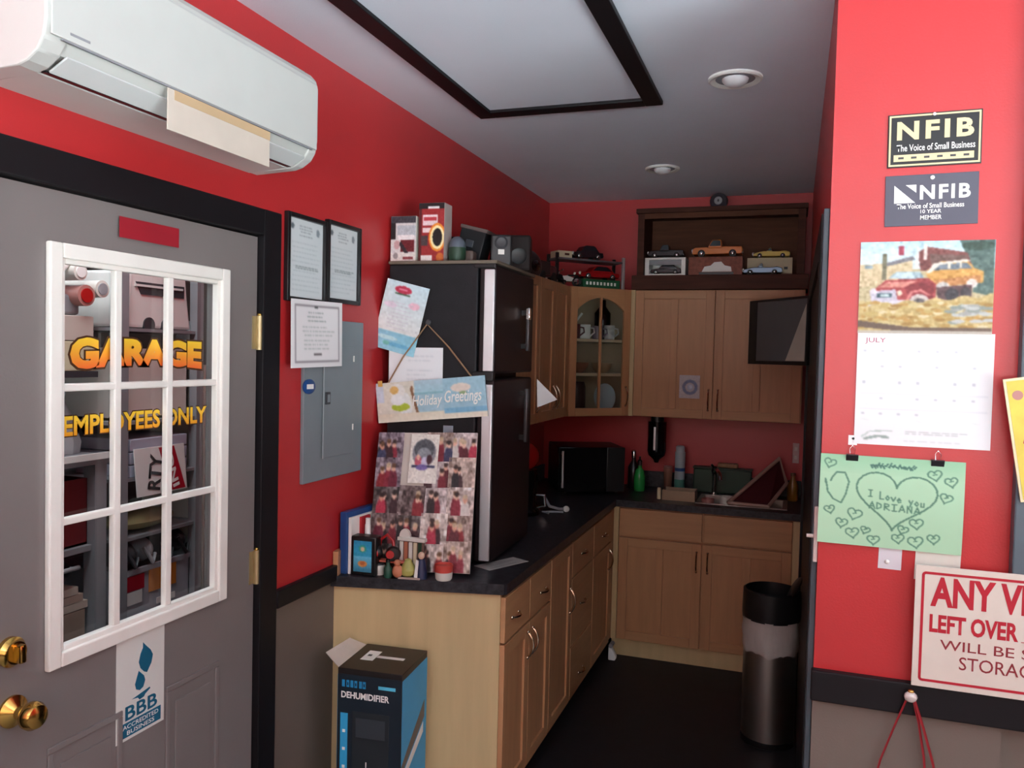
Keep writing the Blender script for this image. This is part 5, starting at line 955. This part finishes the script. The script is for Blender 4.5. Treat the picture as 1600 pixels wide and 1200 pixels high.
cv.line([(.06, .93), (.12, .88), (.28, .87)], .006, 'a9b8b0').line([(.08, .95), (.18, .92), (.25, .93)], .012, '8a9a92').textlines(.36, .85, .87, .89, 2, 'b4bab8').textlines(.36, .85, .95, .96, 1, 'c4caca').blur(1)
T = TR((.1455, py, 1.512)); print_panel('month_page', T, .297, .274, cv, cal, t=.0025); text('JULY', T, .017, .247, .046, .015, mat('july_ink', 'a8566a', .5), cal, y=-.0036, bold=.0)
MB(TR((.133, py, 1.508))).box((0, -.0015, 0), (.02, 0, .024), PAPER).build('tab', cal); MB(TR((.133, py, 1.508))).ell((.011, -.003, .016), (.003, .002, .003), BLACK).build('tack', cal)
dw = thing('green_drawing', 'green paper with hand drawn hearts hung by two binder clips on the pillar', 'drawing', (.23, py, 1.26))
cv = Canvas(210, 156, 'a9d2ae').grad(0, .2, '8fc49c', 'a6d0ac'); ink = '4f7f68'; asp = .74
def heart(x, y, r_, w=.006, rot=0, sx=1):
    pts = []
    for i in range(41):
        a = 2*PI*i/40; hx = 16*math.sin(a)**3/17*sx; hy = -(13*math.cos(a)-5*math.cos(2*a)-2*math.cos(3*a)-math.cos(4*a))/17
        pts.append((x+r_*(hx*math.cos(rot)-hy*math.sin(rot)), y+r_*(hx*math.sin(rot)+hy*math.cos(rot))/asp))
    cv.line(pts, w, ink, asp)
heart(.54, .44, .27, .0065, .06, 1.1)
cv.line([(.045, .33), (.04, .28), (.05, .33), (.06, .42), (.1, .5), (.16, .54), (.19, .44), (.21, .3), (.18, .2), (.12, .2), (.09, .26), (.08, .3)], .006, ink, asp)
for q in ((.91, .22, .045), (.88, .4, .045), (.08, .62, .04), (.26, .65, .055), (.17, .76, .045), (.25, .86, .05), (.4, .92, .045), (.69, .7, .05), (.57, .88, .045), (.69, .9, .055), (.81, .85, .045), (.6, .78, .04), (.34, .82, .035), (.07, .1, .045), (.8, .16, .05)): heart(*q, .005, random.uniform(-.3, .3)); cv.line([(q[0]-.012, q[1]), (q[0]+.012, q[1]-.01)], .004, ink, asp)
for k in range(26): x = .36+.012*k; cv.line([(x, .09+.02*random.random()), (x+.01, .06+.07*random.random())], .006, '3f6f60', asp)
GL = {'I': [[(.1,0),(.9,0)],[(.5,0),(.5,1)],[(.1,1),(.9,1)]], 'L': [[(.1,0),(.1,1),(.9,1)]], 'o': [[(.5,.4),(.1,.7),(.5,1),(.9,.7),(.5,.4)]], 'v': [[(0,.4),(.5,1),(1,.4)]], 'e': [[(.1,.7),(.9,.7),(.5,.4),(.1,.7),(.4,1),(.9,.95)]], 'y': [[(.1,.4),(.5,.8)],[(.9,.4),(.3,1.3)]], 'u': [[(.1,.4),(.15,.95),(.8,.95),(.85,.4)]],
 'A': [[(0,1),(.5,0),(1,1)],[(.2,.65),(.8,.65)]], 'D': [[(.1,0),(.1,1),(.8,.7),(.8,.3),(.1,0)]], 'R': [[(.1,1),(.1,0),(.8,.15),(.8,.4),(.1,.5),(.9,1)]], 'N': [[(.1,1),(.1,0),(.9,1),(.9,0)]]}
def hand(txt, x, y, w_, h_, dy=0):
    for ch in txt:
        for st_k in GL.get(ch, []): cv.line([(x+p_[0]*w_*.75, y+p_[1]*h_) for p_ in st_k], .0048, ink, asp)
        x += w_; y += dy
hand('I Love you', .35, .37, .04, .075, .008); hand('ADRIANA', .36, .50, .052, .07, .004)
cv.blur(1)
GTm = TR((.0685, py, 1.262)) @ RY(R(0.6)); print_panel('paper', GTm, .322, .222, cv, dw, bend=lambda u, v: -.004-.006*np.sin(v*2.4)*(.4+u*.6)-.004*np.exp(-((u-0)**2+(v-1)**2)*12))
for x in (.072, .262):
    o = MB(GTm).prism([(-.0025, 0), (-.010, .016), (-.010, .018), (-.000, .018), (-.0, .0)], x-.014, x+.014, BLACK, axis='x', T=TR((0, -.003, .206)) ).build('binder_clip', dw)
    MB(GTm).tube([(x-.005, -.008, .224), (x-.006, -.005, .238), (x, -.004, .246), (x+.006, -.005, .238), (x+.005, -.008, .224)], .0012, CHROME, 6).build('wire_loop', o)
t = thing('white_card', 'white card pinned below the green drawing, left one', 'card', (.237, py, 1.2)); MB(TR((.211, py, 1.208)) @ RY(R(1))).box((0, -.0012, 0), (.052, 0, .07), mat('card_grey_white', 'd5d2d6', .5)).build('card', t); MB(TR((.211, py, 1.208))).ell((.02, -.004, .018), (.0055, .004, .0055), INKW).build('pin', t)
tag(MB(TR((.292, py, 1.19)) @ RY(R(1.5))).box((0, -.0014, 0), (.098, 0, .075), mat('card_cream', 'dcdcd0', .4)).build('white_card'), 'cream white card between the green drawing and the red lettered sign', 'card')
sg = thing('storage_fee_sign', 'white metal sign with red border and red lettering on the chair rail', 'sign', (.5, 2.15, .9405)); ST2 = TR((.291, 2.148, .9408)) @ RX(R(0)); sw, shh = .46, .292
MB(ST2).box((0, -.003, 0), (sw, 0, shh), mat('sign_cream', 'd8cfc2', .45, var=.03), .001).build('plate', sg)
mb = MB(ST2); b0, bw_ = .014, .006
for q in (((b0+.008, b0), (sw-b0-.008, b0+bw_)), ((b0+.008, shh-b0-bw_), (sw-b0-.008, shh-b0)), ((b0, b0+.008), (b0+bw_, shh-b0-.008)), ((sw-b0-bw_, b0+.008), (sw-b0, shh-b0-.008))): mb.box((q[0][0], -.0038, q[0][1]), (q[1][0], -.003, q[1][1]), INKR)
for cx, cz, a0 in ((b0+.009, b0+.009, PI), (sw-b0-.009, b0+.009, 1.5*PI), (sw-b0-.009, shh-b0-.009, 0), (b0+.009, shh-b0-.009, PI/2)):
    P_ = [(cx+.009*math.cos(a0+PI/2*i/6), cz+.009*math.sin(a0+PI/2*i/6)) for i in range(7)]+[(cx+.003*math.cos(a0+PI/2*i/6), cz+.003*math.sin(a0+PI/2*i/6)) for i in range(6, -1, -1)]; mb.prism(P_, -.0038, -.003, INKR)
mb.build('red_border', sg)
text('ANY VEHICLE', ST2, .034, .196, .385, .072, INKR, sg, y=-.0037, bold=.035); text('LEFT OVER', ST2, .034, .134, .185, .044, INKR, sg, y=-.0037, bold=.035); MB(ST2).box((.225, -.0037, .134), (.30, -.003, .1355), INKR).build('blank_line', sg)
text('WILL BE SUBJECT', ST2, .058, .088, .33, .031, mat('dark_red_ink', '8c2a32', .5), sg, y=-.0037, bold=.003); text('STORAGE', ST2, .1, .052, .17, .031, mat('dark_red_ink', '8c2a32'), sg, y=-.0037, bold=.003)
ys = thing('yellow_sign', 'tilted yellow sign with pale edge at the right border over the trim', 'sign', (.55, 2.14, 1.4)); YT = TR((.501, 2.144, 1.400)) @ RY(R(-9.5))
MB(YT).box((0, -.004, 0), (.20, 0, .285), mat('sign_edge_cream', 'e2d9b0', .5), .001).build('plate', ys); MB(YT).box((.006, -.0048, .006), (.194, -.004, .279), mat('sign_yellow', 'd9c44e', .5, var=.12, scale=20)).build('yellow_field', ys)
text('C', YT, .035, .17, .04, .055, INKB, ys, y=-.0056, bold=.06); shape([(.022, .135), (.035, .12), (.03, .145), (.055, .125), (.05, .15), (.085, .14), (.06, .165), (.03, .16)], YT, INKR, ys, 'red_burst', -.0056, .0008); MB(YT).lathe([(.011, 0), (.011, .0008), (0, .001)], PINK, T=TR((.025, -.0048, .245)) @ RX(PI/2), seg=18).build('pink_dot', ys)
MB(YT).box((.07, -.0056, .02), (.19, -.0048, .11), mat('sign_tan', 'c9a45a', .5, var=.25, scale=30)).build('tan_field', ys)
t = thing('hanging_bead', 'clear crystal bead hung on the chair rail with dark red ribbons', 'ornament', (.291, 2.15, .6)); MB().ell((.291, 2.142, .913), (.0155, .012, .0135), mat('crystal', 'd6cdc6', .12, .2, var=.25, scale=90), 9, 6).build('bead', t); MB().ell((.291, 2.142, .927), (.008, .007, .004), BRASS).build('cap', t)
for q in (((.283, 2.145, .905), (.262, 2.152, .84), (.232, 2.16, .74), (.205, 2.165, .60)), ((.298, 2.145, .905), (.312, 2.152, .85), (.328, 2.16, .76), (.342, 2.165, .60)), ((.300, 2.144, .905), (.322, 2.150, .84), (.348, 2.158, .75), (.372, 2.163, .6))): MB().tube(q, .0042, RIBBON, 8, .35).build('ribbon', t)
t = thing('latch_plate', 'narrow white latch plate with a stub on the pillar corner', 'latch', (.06, 2.2, 1.19)); MB().box((.061, 2.186, 1.205), (.0715, 2.205, 1.345), mat('latch_white', 'd8c6be', .4), .002).build('plate', t); MB().cyl((.064, 2.195, 1.27), (.044, 2.195, 1.27), .005, mat('latch_white', 'd8c6be')).build('stub', t)
